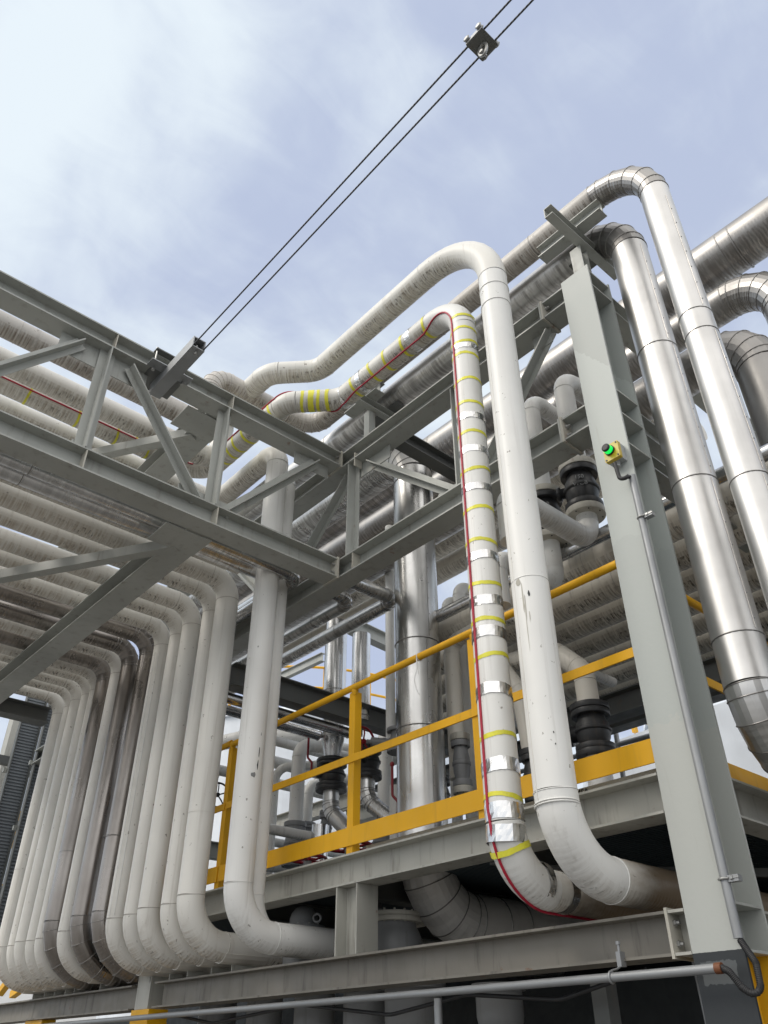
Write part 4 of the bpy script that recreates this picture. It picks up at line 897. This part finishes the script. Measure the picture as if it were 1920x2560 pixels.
for k_, (x, y, z0, z1, R_, m, lev) in enumerate(((5.5, 4.62, 1.85, 2.2, .13, M_iron, 200), (5.4, 4.20, 2.1, 2.4, .11, M_greyiron, None), (5.8, 5.75, 2.05, 2.4, .12, M_iron, 190), (6.1, 6.9, 1.8, 2.2, .17, M_greyiron, None), (5.2, 8.05, 1.7, 2.1, .13, M_iron, 215), (5.9, 8.1, 2.1, 2.4, .11, M_greyiron, None))):
    inline_valve(('black valve on the bright pale riser right of the big metal pipe', 'grey valve on the thin pale riser behind the last post', 'black valve on the pale riser behind the sideways grey valve', 'large grey valve on the thick pale riser far behind', 'black valve with a red lever behind the white corner pipes', 'grey valve far behind the white swan neck')[k_], x, y, z0, z1, R_, m, None, lever=None if lev is None else math.radians(lev))
beam_x('pale level beam low behind the white elbow pipe', 8.8, 4.6, 9, 2.0, 2.18, .12)
pipe('grey pipe lying under the grating on the left', [(5.0, 5.2, .98), (5.0, 9.0, .98)], .05, M_bank, .2)
for k_, (q0, q1, X_) in enumerate(((T5(325, 500), T5(640, 400), 7.0), (T5(890, 335), T5(1010, 290), 7.4), (T5(890, 420), T5(1000, 395), 7.0))):
    single('level_beam', ('pale beam behind the white elbow pipe at valve height', 'dark beam behind the red lever left of the big metal pipe', 'lower pale beam left of the foot of the big metal pipe')[k_], 'beam', G().ibeam(at(q0, X=X_)+V((0, .5, 0)), at(q1, X=X_)+V((0, -.5, 0)), .2, .14), (M_steelb, M_dark, M_steelb)[k_])
gw = G(); gw.tube([(4.2, 2.42, .45), (4.2, 2.40, -.3), (4.2, 2.38, -1.6)], .008, 8); single('hanging_cable', 'thin cable hanging below the bottom beam near the black column foot', 'cable', gw, M_galv)
gw = G(); gw.tube(path_of([(4.05, 2.6, .40), (4.1, 3.2, .30), (4.1, 3.9, .36), (4.1, 4.6, .28), (4.1, 5.6, .38), (4.1, 6.8, .30), (4.1, 7.6, .40)], .4, 6), .012, 8); single('sagging_cable', 'black cable sagging under the bottom beam behind the long conduit', 'cable', gw, M_black)
# ------------------------------------------------------------------ far things
def stand(label, name, x, y, z0, z1, w, mat, cat): single(name, label, cat, G().bar((x, y, z0), (x, y, z1), w, w, up=(1, 0, 0)), mat)
t = thing('storage_tank', 'tall white storage tank in the far right background', 'tank', (24, 5.5, GZ))
part(t, 'shell', G().lathe((24, 5.2, GZ), (0, 0, 1), [(7.5, 0), (7.5, 9.2)], 72), M_tank)
part(t, 'roof', G().lathe((24, 5.2, GZ+9.2), (0, 0, 1), [(7.6, 0), (7.6, .12), (.4, 1.0)], 72), M_tank)
for z in (10.1, 10.7):
    g = G(); g.torus((24, 5.2, z-1.6+.9-1.4), (0, 0, 1), 7.5, .04, 72, 6); part(t, 'rail', g, M_yel)
t = thing('storage_tank', 'pale tank with a yellow railed roof behind the shiny vertical pipes', 'tank', (15, 22, GZ))
part(t, 'shell', G().lathe((15, 21, GZ), (0, 0, 1), [(5, 0), (5, 9.4)], 72), M_tank)
part(t, 'roof', G().lathe((15, 21, GZ+9.4), (0, 0, 1), [(5.08, 0), (5.08, .15), (.4, .5)], 72), M_tank)
for z in (8.55, 9.15):
    g = G(); g.torus((15, 21, z), (0, 0, 1), 5.0, .035, 72, 6); part(t, 'rail', g, M_yel)
for q in range(24):
    a = 2*math.pi*q/24; part(t, 'rail_post', G().bar((15+5*math.cos(a), 21+5*math.sin(a), 7.9), (15+5*math.cos(a), 21+5*math.sin(a), 9.15), .06, .06, up=(1, 0, 0)), M_yel)
single('stair_stringer', 'pale sloping beam behind the shiny vertical pipes', 'beam', G().ibeam(at(T4(360, 1050), X=8.5), at(T4(610, 930), X=8.5), .17, .1), M_steel)
single('high_beam', 'pale level beam above the shiny vertical pipes', 'beam', G().ibeam(at(T4(700, 710), X=6.5), at(T4(1000, 850), X=7.6), .22, .16), M_steel)
t = thing('scaffold', 'grey tube scaffold with a coupler glimpsed right of the dark valve', 'scaffold', (8.0, 4.9, 1.2))
sa = [at(T8(835, 130), X=8.0), at(T8(850, 245), X=8.0), at(T8(790, 245), X=8.0), at(T8(880, 375), X=8.0), at(T8(880, 405), X=8.0)]
part(t, 'upright', G().tube([sa[0]+V((0, 0, .8)), sa[1], V((sa[1].x, sa[1].y, 1.24))], .03, 10), M_galv); part(t, 'ledger', G().tube([sa[2]+V((0, 1.5, 0)), sa[1]+V((0, -.5, 0))], .03, 10), M_galv)
for k_, (a, b2, w) in enumerate(((T8(925, 95), T8(945, 175), .07), (T7(765, 1460), T7(775, 1530), .07), (T7(800, 1450), T7(900, 1500), .05), (T8(960, 90), T8(1010, 125), .05))):
    single('far_rail', ('yellow rail post of a far stair, right of the dark valve', 'yellow rail post of a far stair above the dark beam', 'sloping yellow far rail above the dark beam beside the column', 'short sloping yellow far rail beside the column')[k_], 'rail', G().bar(at(a, X=11), at(b2, X=11), w, w, up=(1, 0, 0)), M_yel)
single('far_building', 'low pale far roof with a sloping eave right of the dark valve', 'building', G().prism([(-4, -3), (4, -3), (4, 0), (0, 1.2), (-4, 0)], (13, 4.0, 4.0), (19, 9.0, 4.0)), M_tank)
# the far left: cable trays, a pale column and yellow steelwork
def tray(label, xa, xb, Y):
    p0, p1 = at(T3(xa, 300), Y=Y), at(T3(xb, 300), Y=Y); x0, x1 = sorted((p0.x, p1.x))
    t = thing('cable_tray', label, 'cable tray', ((x0+x1)/2, Y, GZ))
    part(t, 'tray', G().box(x0, x1, Y, Y+.02, GZ, 5.0), M_tray)
    for x in (x0, x1): part(t, 'tray_lip', G().box(x-.008, x+.008, Y-.07, Y+.02, GZ, 5.0), M_dark)
    for z in (.9, 1.8, 2.7, 3.6): part(t, 'bracket', G().box(x0-.05, x1+.05, Y+.021, Y+.07, z, z+.06), M_steel)
tray('wide dark perforated cable tray running up at the far left', 12, 140, 12.6)
tray('narrow dark perforated cable tray beside the leftmost white pipe', 160, 245, 12.0)
q0, q1 = at(T3(40, 30), Y=14.2), at(T3(98, 30), Y=14.2)
single('far_column', 'pale grey column at the left edge behind the cable trays', 'column', G().box(min(q0.x, q1.x), max(q0.x, q1.x), 14.2, 14.45, GZ, 5.2), M_steelb)
for z in (2.1, 3.0, 3.9): single('far_crossbar', ('dark lower', 'dark middle', 'dark upper')[int((z-2.1)/.9+.5)]+' crossbar between the far left column and the trays', 'beam', G().bar((3.4, 13.1, z), (5.2, 13.1, z), .12, .12), M_dark)
single('far_hall', 'bright white hall wall far off behind the cable trays', 'building', G().box(16, 17, 32, 60, GZ, 6.5), M_corr)
for k_, (a, b2) in enumerate(((T3(0, 1500), T3(60, 1420)), (T3(75, 1510), T3(130, 1470)), (T3(50, 640), T3(120, 420)), (T3(20, 870), T3(0, 885)))):
    single('far_brace', ('thick yellow brace under the leftmost pipe bend', 'thin yellow brace under the leftmost pipe bends', 'long yellow brace behind the cable trays', 'low yellow bar behind the cable trays')[k_], 'brace', G().bar(at(a, X=6.5), at(b2, X=6.5), .12, .12), M_yel)
# ------------------------------------------------------------------ light
w = bpy.data.worlds.new('World'); scene.world = w; w.use_nodes = True; nt = w.node_tree; nt.nodes.clear(); k = N(nt)
out = k.n('ShaderNodeOutputWorld'); bg = k.n('ShaderNodeBackground'); k.l(bg.outputs[0], out.inputs[0])
SUN = V((-.66, .30, .68)).normalized()
sky = k.n('ShaderNodeTexSky'); sky.sky_type = 'NISHITA'; sky.sun_disc = False
sky.sun_elevation = math.asin(SUN.z); sky.sun_rotation = math.atan2(SUN.x, SUN.y)
tc = k.n('ShaderNodeTexCoord'); d = tc.outputs['Generated']; sp = k.n('ShaderNodeSeparateXYZ'); k.l(d, sp.inputs[0])
den = k.math('ADD', k.math('MAXIMUM', sp.outputs[2], 0.0), .35)
cb = k.n('ShaderNodeCombineXYZ'); k.l(k.math('DIVIDE', sp.outputs[0], den), cb.inputs[0]); k.l(k.math('DIVIDE', sp.outputs[1], den), cb.inputs[1])
cl1 = k.noise(k.scale(cb.outputs[0], (1.0, 1.0, 1)), 1.6, 3, .5, .2); cl2 = k.noise(k.scale(cb.outputs[0], (1.5, 1, 1)), 3.0, 6, .52, .35); cl3 = k.noise(k.scale(cb.outputs[0], (1.0, 2.2, 1)), 8.0, 5, .55, .8)
cm = k.math('ADD', k.math('ADD', k.math('MULTIPLY', cl1, .55), k.math('MULTIPLY', cl2, .35)), k.math('MULTIPLY', cl3, .10))
dot = k.n('ShaderNodeVectorMath', operation='DOT_PRODUCT'); k.l(d, dot.inputs[0]); dot.inputs[1].default_value = SUN
soft = k.rng(dot.outputs['Value'], .45, .95)
cm = k.math('ADD', cm, k.math('MULTIPLY', soft, .11))
col = k.mix(k.rng(cm, .425, .60), (.475, .54, .705), (.79, .87, .925))
glow = k.rng(dot.outputs['Value'], .86, 1.0)
col = k.mix(k.math('MULTIPLY', glow, .7), col, (2.4, 2.35, 2.25))
back = k.n('ShaderNodeVectorMath', operation='DOT_PRODUCT'); k.l(d, back.inputs[0]); back.inputs[1].default_value = (-.6, -.6, .55)
col = k.mix(k.math('MULTIPLY', k.rng(back.outputs['Value'], .15, .85), .85), col, (1.55, 1.5, 1.42))
hz = k.rng(sp.outputs[2], .0, .40)
col = k.mix(hz, (.80, .86, .94), col)
vs = k.n('ShaderNodeVectorMath', operation='SCALE'); k.l(sky.outputs[0], vs.inputs[0]); vs.inputs['Scale'].default_value = .07
fin = k.mix(.88, vs.outputs[0], col)
k.l(fin, bg.inputs[0]); bg.inputs[1].default_value = 1.0
L = bpy.data.lights.new('sun', 'SUN'); L.energy = 1.3; L.angle = math.radians(22); L.color = (1, .94, .85)
lo = bpy.data.objects.new('sun', L); C.objects.link(lo); lo.rotation_euler = SUN.to_track_quat('Z', 'Y').to_euler(); lo.location = (0, 0, 30)
scene.view_settings.view_transform = 'Standard'; scene.view_settings.look = 'None'; scene.view_settings.exposure = 0.22; scene.view_settings.gamma = 1.0
scene.cycles.max_bounces = 8; scene.cycles.diffuse_bounces = 4; scene.cycles.glossy_bounces = 4
try: scene.cycles.use_denoising = True
except Exception: pass
